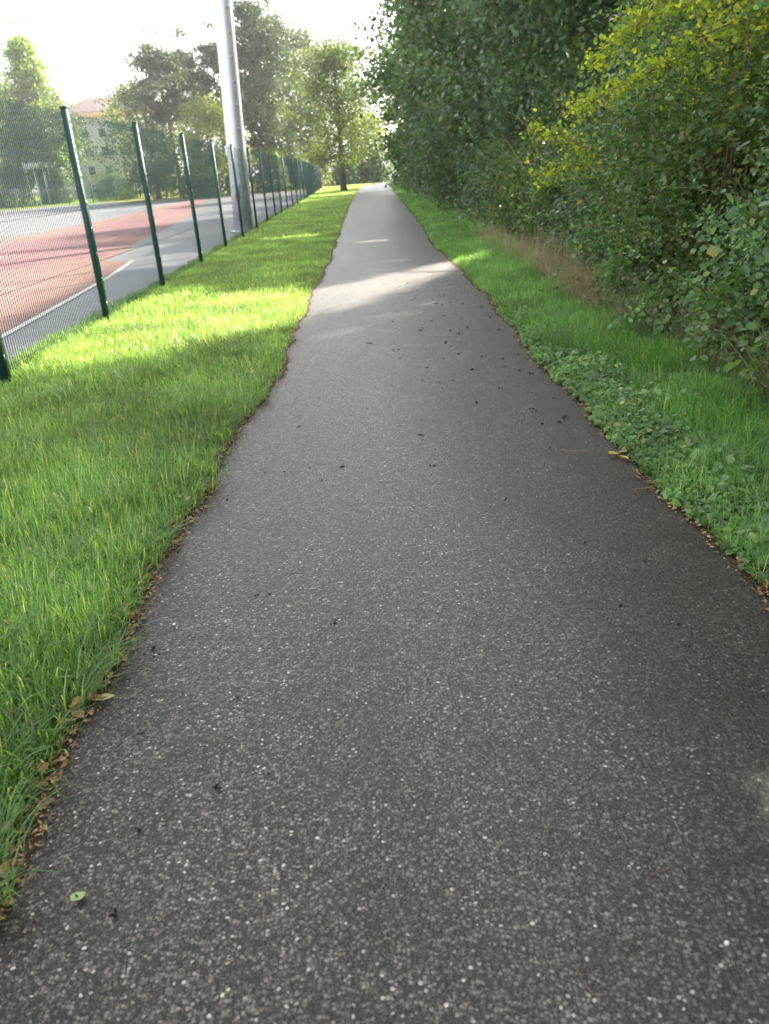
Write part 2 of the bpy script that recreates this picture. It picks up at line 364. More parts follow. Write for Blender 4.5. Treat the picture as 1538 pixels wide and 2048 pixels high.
# bare soil strips where the grass gives out
for nm, e, s in (('soil_edge', left_edge, -1), ('soil_edge', right_edge, 1)):
    w = .03 + .05 * vnoise(ys, ys * .2, .3, 5 + s)
    A = e(ys) - s * .012; B = e(ys) + s * (.03 + np.clip(w, .0, .07))
    V = np.empty((len(ys) * 2, 3)); V[0::2] = np.stack([A, ys, np.full(len(ys), .0075)], 1); V[1::2] = np.stack([B, ys, np.full(len(ys), .0015)], 1)
    I = np.arange(len(ys) - 1) * 2
    q = np.stack([I, I + 1, I + 3, I + 2], 1) if s > 0 else np.stack([I + 1, I, I + 2, I + 3], 1)
    o = mesh_np(nm, V, [q], M['soil']); tag(o, kind='structure')

FX = lambda y: np.interp(y, [-5, 7, 13, 25, 39, 60, 95, 110], [-3.28, -3.28, -3.3, -3.5, -3.7, -3.95, -4.6, -4.9])
yy = np.concatenate([[-4], np.linspace(2, 91, 40)])
court = [(float(FX(y)) - .28, y) for y in yy] + [(-20, 91), (-34, 112), (-140, 112), (-140, -4)]
sheet('tarmac', court, .004, M['tarmac'])
trk = [(-4.30, 6), (-4.47, 9.65), (-4.94, 15.4), (-5.35, 18.6), (-6.1, 19.2), (-6.3, 22), (-6.9, 25), (-7.6, 32), (-9.2, 45), (-14.6, 80), (-16.5, 86), (-17.5, 84), (-15.3, 62), (-14.3, 46), (-14.2, 37), (-16, 31), (-26, 24), (-50, 20), (-50, 6)]
sheet('running_track', trk, .008, M['clay'])
trk2 = [(-6.6, 21), (-7.2, 24), (-8.2, 33), (-9.8, 44), (-14.2, 72), (-12.8, 52), (-12.2, 38), (-12.6, 29), (-16, 22.5), (-30, 17), (-30, 13), (-14, 16.5), (-8, 19)]
sheet('running_track_lane', trk2, .012, M['clay_pink'])
def strip(name, pts, w, z, mat):
    pts = np.array(pts, float); T = np.gradient(pts, axis=0); T /= np.linalg.norm(T, axis=1, keepdims=True); Nn = np.stack([-T[:, 1], T[:, 0]], 1)
    A = pts + Nn * w / 2; B = pts - Nn * w / 2; n = len(pts)
    V = np.vstack([np.c_[A, np.full(n, z)], np.c_[B, np.full(n, z)]]); I = np.arange(n - 1)
    o = mesh_np(name, V, [np.stack([I + n, I + n + 1, I + 1, I], 1)], mat); tag(o, kind='structure'); return o
strip('court_line', [(-4.05, 2), (-4.20, 6), (-4.37, 9.65), (-4.60, 12.5), (-4.86, 15.4), (-5.27, 18.6)], .10, .016, M['line'])
strip('court_line', [(-30, 13.6), (-16, 18), (-10.5, 22), (-8.4, 27), (-9.1, 36), (-11, 50)], .05, .016, flat_mat('worn_line', (.42, .34, .30), .8, 0, .2, 3))
strip('tarmac_line', [(-60, 52), (-32, 56), (-20, 64), (-17, 78)], .25, .008, M['line'])
def slab(name, x0f, x1, y0, y1, mat, dz=.012):
    ys_ = np.linspace(y0, y1, 24); n_ = len(ys_)
    xa = np.array([x0f(v) for v in ys_]); zz_ = terrain(xa * 0, ys_) + dz
    V = np.vstack([np.c_[xa, ys_, zz_], np.c_[np.full(n_, x1), ys_, zz_]]); I = np.arange(n_ - 1)
    o = mesh_np(name, V, [np.stack([I, I + n_, I + n_ + 1, I + 1], 1)], mat); tag(o, kind='structure')
slab('lawn', lambda v: -180, -34, 112.0, 188, M['lawn_far'])
slab('meadow', lambda v: float(np.interp(v, [91, 112], [-20, -34])), -5.2, 91.2, 188, M['meadow'], .014)
sheet('meadow', [(-5.1, 97), (-1.5, 100), (1.0, 111), (-5.1, 111)], .010, M['meadow'])

# ------------------------------------------------------------------ where the sun gets through the canopy
BAND = np.array([(-3.7, 6.9), (-2.1, 7.3), (-.8, 7.9), (-.7, 8.9), (-.2, 9.5), (.4, 10.4), (1.2, 12.1), (2.4, 14.2), (2.6, 15.0), (1.3, 14.0), (-.3, 12.3), (-.86, 11.8), (-2.2, 12.0), (-3.0, 13.0), (-3.7, 10.6)])
def in_poly(x, y, P):
    ins = np.zeros(x.shape, bool); n = len(P)
    for i in range(n):
        x1, y1 = P[i]; x2, y2 = P[(i + 1) % n]
        c = ((y1 > y) != (y2 > y)); xi = x1 + (y - y1) * (x2 - x1) / (y2 - y1 + 1e-12)
        ins ^= c & (x < xi)
    return ins
def lit(P):
    """is the ground point this leaf would shade one that the photograph shows in sun"""
    k = P[:, 2] / math.tan(SUN_EL)
    x = P[:, 0] - k * math.sin(SUN_AZ); y = P[:, 1] - k * math.cos(SUN_AZ)
    jx = x + .10 * vnoise(P[:, 0], P[:, 1], .5, 2) + .16 * rng.normal(size=len(x)); jy = y + .10 * vnoise(P[:, 1], P[:, 2], .5, 4) + .16 * rng.normal(size=len(x))
    a = in_poly(jx, jy, BAND)
    a |= (jx < -4.55 - .055 * (jy - 9)) & (jy > 4) & (jy < 24)                        # the court
    a |= (jx < -3.5) & (jy > 16.5) & (jy < 20)
    a |= (jx > .1) & (jx < 1.15) & (jy > 4.8) & (jy < 7.2) & (P[:, 2] > 5.2)  # light on top of the bramble bank
    jx = x; jy = y
    for cx, cy, rx_, ry_ in ((-.35, 8.05, .22, .18), (.25, 8.9, .3, .12), (.75, 9.5, .35, .1), (.93, 1.50, .10, .07), (1.06, 1.38, .13, .08), (.80, 1.42, .05, .03), (.6, 8.3, .2, .08), (.1, 13.2, .3, .1), (.5, 14.5, .5, .1), (.2, 19, .5, .3), (1.1, 41, .8, .5), (-2.6, 62, 2.2, 2.5), (-.3, 16, .5, .15), (-2, 22, .9, .5)):
        a |= ((jx - cx) / rx_) ** 2 + ((jy - cy) / ry_) ** 2 < 1
    return a

# ------------------------------------------------------------------ plants
def branch_pts(p0, d, L, n=5, droop=.0, wob=.08):
    P = [np.array(p0, float)]; d = np.array(d, float)
    for i in range(n):
        d = d + rng.normal(size=3) * wob; d[2] -= droop / n; d = d / np.linalg.norm(d)
        P.append(P[-1] + d * L / n)
    return np.array(P)

def make_tree(name, label, x, y, h, r, h0=.25, prof='round', nb=26, per=90, sub=4, size=.16, mat='leaf_dark', bark='bark',
              lean=(0, 0), group=None, cull=False, trunk_r=None, droop=.15, cl=.55, cat='tree', up=.5, asp=.62, keep=None):
    z0 = float(terrain(np.array(x), np.array(y)))
    root = empty(name, (x, y, z0)); tag(root, label, cat, group)
    tr = trunk_r or h * .014
    t = np.linspace(0, 1, 9)
    TP = np.stack([lean[0] * t ** 1.3 + .03 * h * .1 * np.sin(t * 5 + x), lean[1] * t ** 1.3 + .02 * h * .1 * np.cos(t * 4 + y), t * h * .96], 1)
    lean = lean
    mb = MB(); mb.tube(TP, tr * (1.25 - 1.12 * t) * np.where(t == 0, 1.3, 1), 8)
    ends = []
    for i in range(nb):
        f = h0 + (1 - h0) * ((i + rng.random()) / nb) ** .9
        f = min(f, .98)
        u = (f - h0) / (1 - h0)
        if prof == 'round': rr = math.sin(math.pi * (.12 + .82 * u)) ** .6
        elif prof == 'cone': rr = (1 - u) ** .8 * .95 + .08
        elif prof == 'top': rr = .45 + .6 * math.sin(math.pi * min(1, u * 1.05)) if u < .9 else .35
        else: rr = .75 + .3 * math.sin(5 * u + x)
        rr *= r * (.7 + .5 * rng.random())
        az = i * 2.4 + rng.random() * .9
        b0 = np.array([np.interp(f * .88, t, TP[:, k]) for k in range(3)])
        el = .25 + .9 * u * up + rng.normal() * .15
        d = np.array([math.cos(az) * math.cos(el), math.sin(az) * math.cos(el), math.sin(el)])
        bp = branch_pts(b0, d, rr, 5, droop)
        if not (cull and lit(bp[-2:] + np.array([x, y, z0])).any()): mb.tube(bp, tr * .38 * (1 - .6 * u) * np.linspace(1, .25, 6), 5, False)
        for s in range(sub):
            q = bp[2 + rng.integers(0, 4)] if s else bp[-1]
            ends.append(q + rng.normal(size=3) * rr * .16 * (s > 0))
    ends.append(TP[-1])
    ends = np.array(ends)
    C = np.repeat(ends, per, 0)
    sc_ = np.repeat((.6 + .8 * rng.random(len(ends))), per)[:, None] * cl
    P = C + rng.normal(size=C.shape) * sc_ * np.array([1, 1, .55])
    P[:, 2] = np.where(P[:, 2] < .05, abs(P[:, 2]) * .3 + .05, P[:, 2])
    Wd = P + np.array([x, y, z0])
    k = np.ones(len(P), bool)
    if cull: k &= ~lit(Wd)
    if keep is not None: k &= keep(Wd)
    if y > 85:
        kk = Wd[:, 2] / math.tan(SUN_EL); X_ = Wd[:, 0] - kk * math.sin(SUN_AZ); Y_ = Wd[:, 1] - kk * math.cos(SUN_AZ)
        k &= ~((X_ < -30) & (X_ > -50) & (Y_ > 106) & (Y_ < 140) & (rng.random(len(P)) < .75))
    P = P[k]
    n = len(P)
    N = unit(rng.normal(size=(n, 3)) + np.array([0, 0, .9]) + .5 * unit(P - np.array([0, 0, h * .55])))
    L = size * (.6 + .8 * rng.random(n)); V, Fc = leaf_arrays(P, N, L, L * asp)
    mb.build('trunk', M[bark], root, True)
    mesh_np('crown', V, [Fc], M[mat], root)
    return root

def shrub(name, label, x, y, w, d, h, n, size, mat, group=None, shape=4, cull=False, shoots=8, asp=.65, rz=0., seed=None, cat='shrub', stem='cane', keep=None, shoot_l=.6, zb=0.0, clus=0, twigs=0):
    """leafy mound: half-axes w (x), d (y), height h; leaves crowd the lumpy surface"""
    z0 = float(terrain(np.array(x), np.array(y)))
    root = empty(name, (x, y, z0)); tag(root, label, cat, group)
    sd = rng.random() * 50
    th = rng.random(n) * 2 * math.pi; ph = np.arcsin(rng.random(n) ** .8)
    rad = 1 - abs(rng.normal(size=n)) * .17 - .25 * (rng.random(n) < .25) * rng.random(n)
    lump = 1 + .16 * np.sin(th * 3 + sd + 2 * ph) + .12 * np.sin(th * 7 + sd * 2 + ph * 5) + .09 * np.sin(th * 13 + ph * 11 + sd) + .05 * np.sin(th * 29 + ph * 23)
    rad = rad * lump
    D = np.stack([np.cos(th) * np.cos(ph), np.sin(th) * np.cos(ph), np.sin(ph)], 1)
    P = D * rad[:, None] * np.array([w, d, h]); P[:, 2] = zb + np.maximum(P[:, 2], .02)
    P += rng.normal(size=P.shape) * size * .6
    if clus:
        m = max(20, n // clus); idx = rng.integers(0, n, m)
        hole = np.sin(th[idx] * 4 + sd * 3 + 2 * np.sin(ph[idx] * 6)) * np.sin(ph[idx] * 9 + sd + th[idx] * 2) > .52
        idx = idx[~hole]; m = len(idx)
        C = P[idx] * (1 + .10 * rng.normal(size=(m, 1))); who = rng.integers(0, m, n)
        csz = .6 + .8 * rng.random(m); cn = unit(rng.normal(size=(m, 3)) * .5 + D[idx] * .7 + np.array([0, 0, .3]))
        P = C[who] + rng.normal(size=(n, 3)) * (size * 1.9 * csz[who])[:, None] * np.array([1, 1, .8]); D = cn[who]
    P[:, 2] = np.maximum(P[:, 2], .02)
    N = unit(D * .8 + np.array([0, 0, .5]) + rng.normal(size=P.shape) * .75)
    L = size * (.5 + 1.0 * rng.random(n) ** 1.6)
    if clus: L = L * csz[who] ** .7
    mb = MB()
    # stems inside
    for i in range(max(5, shoots // 2)):
        a = rng.random() * 6.28; q = .7 * rng.random() ** .5
        mb.tube(branch_pts((.02 * math.cos(a), .02 * math.sin(a), -.03), (math.cos(a) * q * w / h, math.sin(a) * q * d / h, 1), h * (.7 + .2 * rng.random()), 5, .2), .006 + .006 * h * np.linspace(1, .3, 6), 5, False)
    for i in range(twigs):
        a = rng.random() * 6.28; e = rng.random() * 1.2
        dd = np.array([math.cos(a) * math.cos(e) * w, math.sin(a) * math.cos(e) * d, math.sin(e) * h]) * (.95 + .2 * rng.random())
        bend_ = rng.normal(size=3) * .12
        mb.tube([(0, 0, 0), dd * .4 + bend_, dd * .75 + bend_ * .6, dd * .9, dd + rng.normal(size=3) * .08], [.010, .006, .0035, .0025, .0012], 4, False)
    # arching shoots that break the outline
    sp, sn, sl = [], [], []
    for i in range(shoots):
        a = rng.random() * 6.28; e = rng.random() * 1.3 + .1
        dd = np.array([math.cos(a) * math.cos(e), math.sin(a) * math.cos(e), math.sin(e)])
        p0 = dd * np.array([w, d, h]) * .88 + np.array([0, 0, zb]); L_ = shoot_l * (.5 + .8 * rng.random())
        bp = branch_pts(p0, dd + np.array([0, 0, .5]), L_, 7, .9, .12)
        bp[:, 2] = np.maximum(bp[:, 2], .03)
        mb.tube(np.vstack([[(0, 0, -.02)], [p0 * np.array([.55, .55, .45])], bp]), np.concatenate([[.008, .006], np.linspace(.0045, .0018, 8)]), 4, False)
        m = max(6, int(L_ / (size * .42)))
        tt = rng.random(m) * 6.99; i0 = tt.astype(int); fr = (tt - i0)[:, None]
        c = bp[i0] * (1 - fr) + bp[np.minimum(i0 + 1, 7)] * fr
        sp.append(c + rng.normal(size=c.shape) * size * .4); sn.append(unit(rng.normal(size=c.shape) * .6 + np.array([0, 0, .9]))); sl.append(size * (.6 + .6 * rng.random(m)))
    if shoots:
        P = np.vstack([P] + sp); N = np.vstack([N] + sn); L = np.concatenate([L] + sl)
    ca, sa = math.cos(rz), math.sin(rz)
    P = np.stack([P[:, 0] * ca - P[:, 1] * sa, P[:, 0] * sa + P[:, 1] * ca, P[:, 2]], 1)
    k = np.ones(len(P), bool); Wd = P + np.array([x, y, z0])
    if cull: k &= ~lit(Wd)
    if keep is not None: k &= keep(Wd)
    P, N, L = P[k], N[k], L[k]
    V, Fc = leaf_arrays(P, N, L, L * asp, shape)
    mb.build('stems', M[stem], root, True)
    mesh_np('foliage', V, [Fc], M[mat], root)
    return root

def copy_tree(o, loc, rz, s, label=None, group=None):
    c = o.copy(); COL.objects.link(c); c.location = loc; c.rotation_euler = (0, 0, rz); c.scale = s
    if label: c['label'] = label
    if group: c['group'] = group
    for ch in list(o.children):
        d = ch.copy(); COL.objects.link(d); d.parent = c
    return c
TZ = lambda x, y: float(terrain(np.array(x), np.array(y)))

# ---- the wall of tall trees on the right
GT = 'tall trees in the row right of the path'
tall = [  # x, y, h, r, mat, label
    (6.9, 17.5, 13.0, 3.7, 'leaf_dark', 'dark broadleaf tree rising right behind the sunlit top of the bramble bank'),
    (6.1, 23.5, 12.0, 3.7, 'leaf_cool', 'blue green leafy tree, second in the row beyond the bramble bank'),
    (5.7, 29.5, 15.0, 4.4, 'leaf_dark', 'dark bushy tree midway along the row, leaning a little over the verge'),
    (5.7, 37.5, 16.5, 4.6, 'leaf_cool', 'tall tree whose crown overhangs the path most and meets the sky'),
    (5.7, 47.0, 16.0, 4.4, 'leaf_dark', 'dark tree half hidden behind the overhanging crown'),
    (5.4, 56.0, 11.5, 3.8, 'leaf_mid', 'mid green tree in the far part of the right row'),
    (6.2, 68.0, 10.5, 3.8, 'leaf_cool', 'small looking tree near the far end of the right row'),
    (6.8, 82.0, 9.5, 3.8, 'leaf_dark', 'last dark tree of the row before the path bends'),
]
for i, (x, y, h, r, mt, lb) in enumerate(tall):
    make_tree('broadleaf_tree', lb, x, y, h, r, .08, 'round', 46 if y < 50 else 34, 190 if y < 50 else 120, 5, .15 if y < 26 else (.19 if y < 50 else .27), mt, 'bark',
              (-.8 if y in (37.5, 29.5) else -.2, 0), GT, True, .19, .25, .62)
# second rank: close the gaps and throw the shade over the near path
GB = 'trees standing deeper in the thicket'
deep = [(8.2, 11.8, 12.0, 4.0, 'leaf_dark', 'tree with a brown trunk showing at the top edge above the brambles'),
        (7.6, 6.4, 11.0, 3.8, 'leaf_cool', 'deep green tree behind the near bramble bank at the right edge'),
        (11.0, 19.5, 13.0, 4.2, 'leaf_dark', 'tree deep in the thicket behind the bramble bank'),
        (9.8, 27.0, 13.5, 4.2, 'leaf_dark', 'tree deep in the thicket behind the second tree of the row'),
        (9.5, 36.0, 13.5, 4.2, 'leaf_mid', 'tree deep in the thicket behind the leaning bushy tree'),
        (9.8, 48.0, 13.5, 4.2, 'leaf_dark', 'tree deep in the thicket behind the overhanging crown'),
        (9.0, 1.0, 11.5, 3.8, 'leaf_dark', 'tree just outside the right edge, its shade on the near path')]
for x, y, h, r, mt, lb in deep:
    make_tree('broadleaf_tree', lb, x, y, h, r, .12, 'round', 38, 900 if y < 15 else 150, 5, .095 if y < 15 else .23, mt, 'bark', (-.3, 0), GB, True, .20, .25, .8 if y < 15 else .75,
              keep=(lambda W: (W[:, 0] > 5.2) | (W[:, 2] > 6)) if y < 15 else None)

# ---- shrub belt between verge and trees
GS = 'shrubs along the right verge'
belt = [  # x, y, w, d, h, n, size, mat, label
    (4.3, 11.6, 1.6, 1.7, 2.3, 20000, .065, 'leaf_cool', 'grey green shrub just past the bramble bank, behind the brown grass'),
    (3.9, 14.6, 1.4, 1.8, 1.7, 16000, .07, 'leaf_olive', 'low olive shrub next to the sunlit edge of the verge'),
    (4.2, 18.2, 1.7, 2.1, 2.2, 16000, .08, 'leaf_olive', 'yellowish green shrub beyond the dry grass patch'),
    (4.3, 22.4, 1.9, 2.3, 3.0, 15000, .09, 'leaf_cool', 'rounded dark shrub below the second tall tree'),
    (4.2, 27.2, 1.9, 2.6, 3.1, 14000, .10, 'leaf_mid', 'mid green shrub with pale leaf tips midway along the verge'),
    (4.3, 32.6, 1.9, 2.9, 3.4, 13000, .12, 'leaf_dark', 'dark shrub at the foot of the leaning bushy tree'),
    (4.4, 39.0, 1.9, 3.3, 3.6, 12000, .14, 'leaf_cool', 'blue green shrub under the overhanging crown'),
    (4.6, 46.0, 1.9, 3.6, 3.4, 11000, .16, 'leaf_mid', 'pale green shrub beside the narrow far verge'),
    (5.0, 54.0, 2.1, 4.2, 3.6, 10000, .18, 'leaf_dark', 'dark shrub where the verge becomes a thin line'),
    (5.4, 64.0, 2.4, 5.0, 3.8, 9000, .22, 'leaf_cool', 'distant shrub, third from the bend of the path'),
    (6.2, 76.0, 2.8, 6.0, 4.0, 9000, .25, 'leaf_mid', 'distant shrub, second from the bend of the path'),
    (6.6, 90.0, 2.8, 6.0, 4.6, 9000, .28, 'leaf_dark', 'distant shrub right at the bend of the path'),
]
for x, y, w, d, h, n, s, mt, lb in belt:
    shrub('shrub', lb, x, y, w, d, h, n, s, mt, GS, shoots=34 if y < 40 else 12, cull=y < 20, shoot_l=1.0, clus=40, twigs=20 if y < 30 else 0)
shrub('shrub', 'dark rounded thicket closing the view where the path ends', .4, 112, 3.4, 2.5, 5.2, 12000, .30, 'leaf_dark', GS, shoots=10, shoot_l=1.2)
shrub('shrub', 'lower blue green thicket at the left foot of the end of the path', -2.4, 108, 1.8, 2, 2.6, 6000, .26, 'leaf_cool', GS, shoots=6, shoot_l=1.0)

# ---- the near bramble bank
GN = 'bushes of the near bank on the right'
near = [  # x,y,w,d,h,n,size,mat,label
    (3.9, 3.6, 1.35, 1.5, 1.9, 26000, .055, 'leaf_bramble', 'bramble bush with broad leaves at the right edge above the long grass'),
    (3.75, 5.9, 1.25, 1.5, 2.05, 30000, .050, 'leaf_bramble', 'dense bramble bush with a dark hollow and rusty leaves'),
    (3.55, 8.0, 1.1, 1.35, 2.0, 26000, .050, 'leaf_olive', 'olive coloured bush with thin twigs between two brambles'),
    (3.5, 10.0, 1.0, 1.1, 1.9, 20000, .052, 'leaf_bramble', 'leafy bush at the far end of the bank, sun on its crest'),
    (5.0, 5.0, 1.6, 2.2, 3.4, 30000, .070, 'leaf_cool', 'tall ivy covered bush filling the top right corner'),
    (4.8, 8.4, 1.4, 1.6, 4.5, 36000, .060, 'leaf_lime', 'high hawthorn bush with bright backlit leaves along its top'),
    (4.8, 10.9, 1.5, 1.7, 5.0, 40000, .062, 'leaf_bramble', 'high bush at the far end of the bank behind the protruding spray'),
    (5.2, 1.8, 1.6, 1.8, 3.2, 16000, .075, 'leaf_dark', 'dark bush just beyond the right edge of the view'),
]
for x, y, w, d, h, n, s, mt, lb in near:
    shrub('bramble_bush' if 'bramble' in lb else 'bush', lb, x, y, w, d, h, n, s, mt, GN, shape=6, shoots=60, shoot_l=.95, asp=.72, clus=42, twigs=90, cull=True)
# low weeds at the foot of the bank
GW = 'leafy weeds at the foot of the bank'
weeds = [(2.62, 3.7, .32, .35, .45, 500, .075, 'broad leaved weed at the right edge beside the long grass'),
         (2.55, 4.6, .32, .42, .55, 900, .065, 'clump of pale green heart shaped leaves at the foot of the bank'),
         (2.62, 5.6, .35, .5, .60, 1300, .055, 'nettle clump between the pale leaves and the hollow'),
         (2.60, 6.9, .32, .55, .50, 1500, .050, 'spreading green weed halfway along the bank'),
         (2.62, 8.3, .32, .6, .55, 1500, .05, 'grey green weed clump before the brown grass')]
for x, y, w, d, h, n, s, lb in weeds:
    shrub('weed', lb, x, y, w, d, h, n, s, 'leaf_nettle', GW, shape=6, shoots=12, shoot_l=.35, asp=.8, cat='weed')

# sunlit arching spray
def spray(x, y, z, pts, label, mat='leaf_lime', size=.045, n=500):
    root = empty('leafy_branch', (x, y, z)); tag(root, label, 'branch', 'sunlit branches reaching out of the bank')
    mb = MB(); PP = []
    for a, b in pts:
        bp = branch_pts(a, np.array(b) - np.array(a), np.linalg.norm(np.array(b) - np.array(a)), 8, .15, .06)
        mb.tube(bp, np.linspace(.009, .002, 9), 5, False)
        tt = rng.random(n) * 7.99; i0 = tt.astype(int); fr = (tt - i0)[:, None]
        PP.append(bp[i0] * (1 - fr) + bp[i0 + 1] * fr + rng.normal(size=(n, 3)) * np.array([.07, .09, .06]))
    P = np.vstack(PP); N = unit(rng.normal(size=P.shape) * .7 + np.array([0, 0, .6]))
    L = size * (.6 + .8 * rng.random(len(P)))
    V, Fc = leaf_arrays(P, N, L, L * .7, 6)
    mb.build('twig', M['cane'], root, True); mesh_np('leaves', V, [Fc], M[mat], root)
a = at(1300, 30, 7.6); b = at(1112, 175, 8.8)
spray(0, 0, 0, [(tuple(a + [.7, 0, -.1]), tuple(b)), (tuple(a + [.4, .2, -.3]), tuple(at(1135, 215, 8.6))), (tuple(a), tuple(at(1180, 120, 8.4))), (tuple(at(1450, -20, 7.2)), tuple(at(1250, 60, 8.0)))], 'bright yellow green spray jutting from the top of the bank towards the path', n=420)
a = at(1200, 330, 9.2)
spray(0, 0, 0, [(tuple(a), tuple(at(1075, 300, 9.6))), (tuple(at(1180, 300, 9.2)), tuple(at(1062, 240, 9.6)))], 'lower pale spray at the far corner of the bank', 'leaf_lime', .045, 260)

# dry brown grass clumps
def dry_clump(x, y, w, d, h, n, label):
    root_z = TZ(x, y)
    X_ = x + rng.normal(size=n) * w; Y_ = y + rng.normal(size=n) * d
    hh = h * (.3 + .8 * rng.random(n) ** 1.5)
    V, Q, T = blades(X_, Y_, hh, np.full(n, .0042), .2 + 1.0 * rng.random(n), rng.random(n) * 6.28, root_z * 0, 3)
    V[:, 2] += 0.0
    V -= np.array([x, y, 0])
    o = mesh_np('dry_grass', V, [Q, T], M['straw']); o.location = (x, y, 0); tag(o, label, 'dry grass', 'dry grass clumps in the bank')
dry_clump(2.46, 9.4, .12, .5, .60, 900, 'light brown dry grass standing before the far end of the bank')
dry_clump(2.50, 11.4, .13, .5, .80, 900, 'tall brown dry grass beside the yellow flowered twig')
dry_clump(2.48, 7.6, .12, .4, .50, 500, 'short straw tuft in front of the olive bush')
dry_clump(2.45, 4.4, .08, .22, .85, 420, 'tall straw stalks near the right edge')
dry_clump(2.55, 5.6, .10, .30, .70, 360, 'thin straw stalks leaning out of the bramble')

dry_clump(2.40, 8.6, .10, .5, .70, 420, 'tangled straw stalks hanging out over the middle of the right verge')
dry_clump(2.50, 16.2, .14, .9, .70, 500, 'far pale straw fringe under the yellowish green shrub')
dry_clump(2.52, 13.6, .14, .5, .60, 500, 'pale straw clump beside the sunlit end of the verge')
dry_clump(2.62, 6.6, .10, .25, .80, 260, 'sparse straw stalks between the hollow and the leafy weeds')
# ------------------------------------------------------------------ grass
def verge(name, zones, xf0, xf1, mat, seed, hs=1.0, label=None):
    Vs, Qs, Ts, n0 = [], [], [], 0
    for (y0, y1, dens, w, h) in zones:
        area = (y1 - y0) * 2.6; n = int(area * dens)
        y = y0 + (y1 - y0) * rng.random(n); u = rng.random(n)
        a, b = xf0(y), xf1(y); lo, hi = np.minimum(a, b), np.maximum(a, b)
        kx = rng.random(n) < (hi - lo) / 2.6
        y, u, lo, hi, a = y[kx], u[kx], lo[kx], hi[kx], a[kx]
        x = lo + (hi - lo) * u
        edge = np.abs(x - a)                       # distance from the path edge
        nz = vnoise(x, y, .35, seed); nz2 = vnoise(x, y, 1.4, seed + 1)
        k = rng.random(len(x)) < np.clip(.65 + edge * 6 + .45 * nz, .2, 1)
        x, y, edge, nz, nz2 = x[k], y[k], edge[k], nz[k], nz2[k]
        m = len(x)
        # pull blades into tufts
        t = .05 if w < .006 else .0
        if t:
            gx_ = np.round(x / t + .3 * np.sin(y * 31)) * t; gy_ = np.round(y / t + .3 * np.sin(x * 29)) * t
            x = x * .55 + gx_ * .45; y = y * .55 + gy_ * .45
        hh = h * hs * (.35 + .95 * rng.random(m) ** 1.3) * (1 + .4 * nz + .35 * nz2) * np.clip(.5 + edge * 3.5, .5, 1)
        ww = w * (.7 + .6 * rng.random(m))
        bend = np.clip(.15 + .95 * rng.random(m) ** 1.4 + .2 * nz, .05, 1.25)
        az = rng.random(m) * 6.28
        V, Q, T = blades(x, y, hh, ww, bend, az, 0, 3 if w < .006 else 2)
        V[:, 2] += np.repeat(terrain(x, y), 7 if w < .006 else 5)
        Vs.append(V); Qs.append(Q + n0); Ts.append(T + n0); n0 += len(V)
    o = mesh_np(name, np.vstack(Vs), [np.vstack(Qs), np.vstack(Ts)], M[mat]); tag(o, label, 'grass', kind='stuff'); return o
fl = lambda y: FX(y) - .30 + .05 * vnoise(y, y * .5, .6, 1)
le = lambda y: left_edge(y) - .015
re = lambda y: right_edge(y) + .02
rf = lambda y: np.interp(y, [0, 5, 10, 20, 40, 100], [3.0, 2.9, 2.75, 2.9, 3.3, 4.4])
verge('grass', [(.9, 3.2, 11000, .0040, .145), (3.2, 6, 8500, .0046, .125), (6, 11, 4600, .0062, .11), (11, 22, 2000, .010, .10), (22, 48, 700, .018, .10), (48, 102, 260, .034, .10)], le, fl, 'grass', 1, 1, 'bright green uncut grass verge between the path and the green fence')
verge('grass', [(1.4, 4.2, 9000, .0042, .13), (4.2, 8, 6000, .005, .14), (8, 16, 2600, .008, .13), (16, 34, 1000, .014, .12), (34, 100, 240, .03, .12)], re, rf, 'grass_deep', 5, 1.1, 'deep green grass verge between the path and the bramble bank')
# long overhanging grass at the right edge and the left foreground
def long_tuft(x, y, n, h, spread, label, mat='grass_deep', az0=None):
    X_ = rng.normal(size=n) * spread; Y_ = rng.normal(size=n) * spread * 1.3
    az = rng.random(n) * 6.28 if az0 is None else az0 + rng.normal(size=n) * .8
    V, Q, T = blades(X_, Y_, h * (.6 + .5 * rng.random(n)), .005 + .003 * rng.random(n), .5 + .5 * rng.random(n), az, 0, 3)
    V[:, 2] += TZ(x, y)
    o = mesh_np('grass_tuft', V, [Q, T], M[mat]); o.location = (x, y, 0); tag(o, label, 'grass tuft', 'long grass tufts of the ' + ('left lawn' if x < 0 else 'right verge'))
long_tuft(2.32, 3.7, 420, .34, .13, 'long arching grass tuft at the right edge of the picture', az0=3.6)
long_tuft(2.15, 4.5, 300, .28, .14, 'long grass tuft below the pale heart shaped leaves', az0=3.8)
long_tuft(2.1, 6.0, 260, .26, .15, 'soft grass tuft in the middle of the right verge', az0=3.6)
long_tuft(-1.12, 1.78, 70, .20, .05, 'long blue green grass tuft hanging over the near left path edge', 'grass', az0=-.3)
long_tuft(-1.25, 2.3, 80, .22, .07, 'arching grass tuft above the pile of brown leaves', 'grass', az0=-.6)
long_tuft(-1.45, 3.1, 80, .22, .08, 'bright arching tuft in the left lawn beside the dark notch', 'grass')

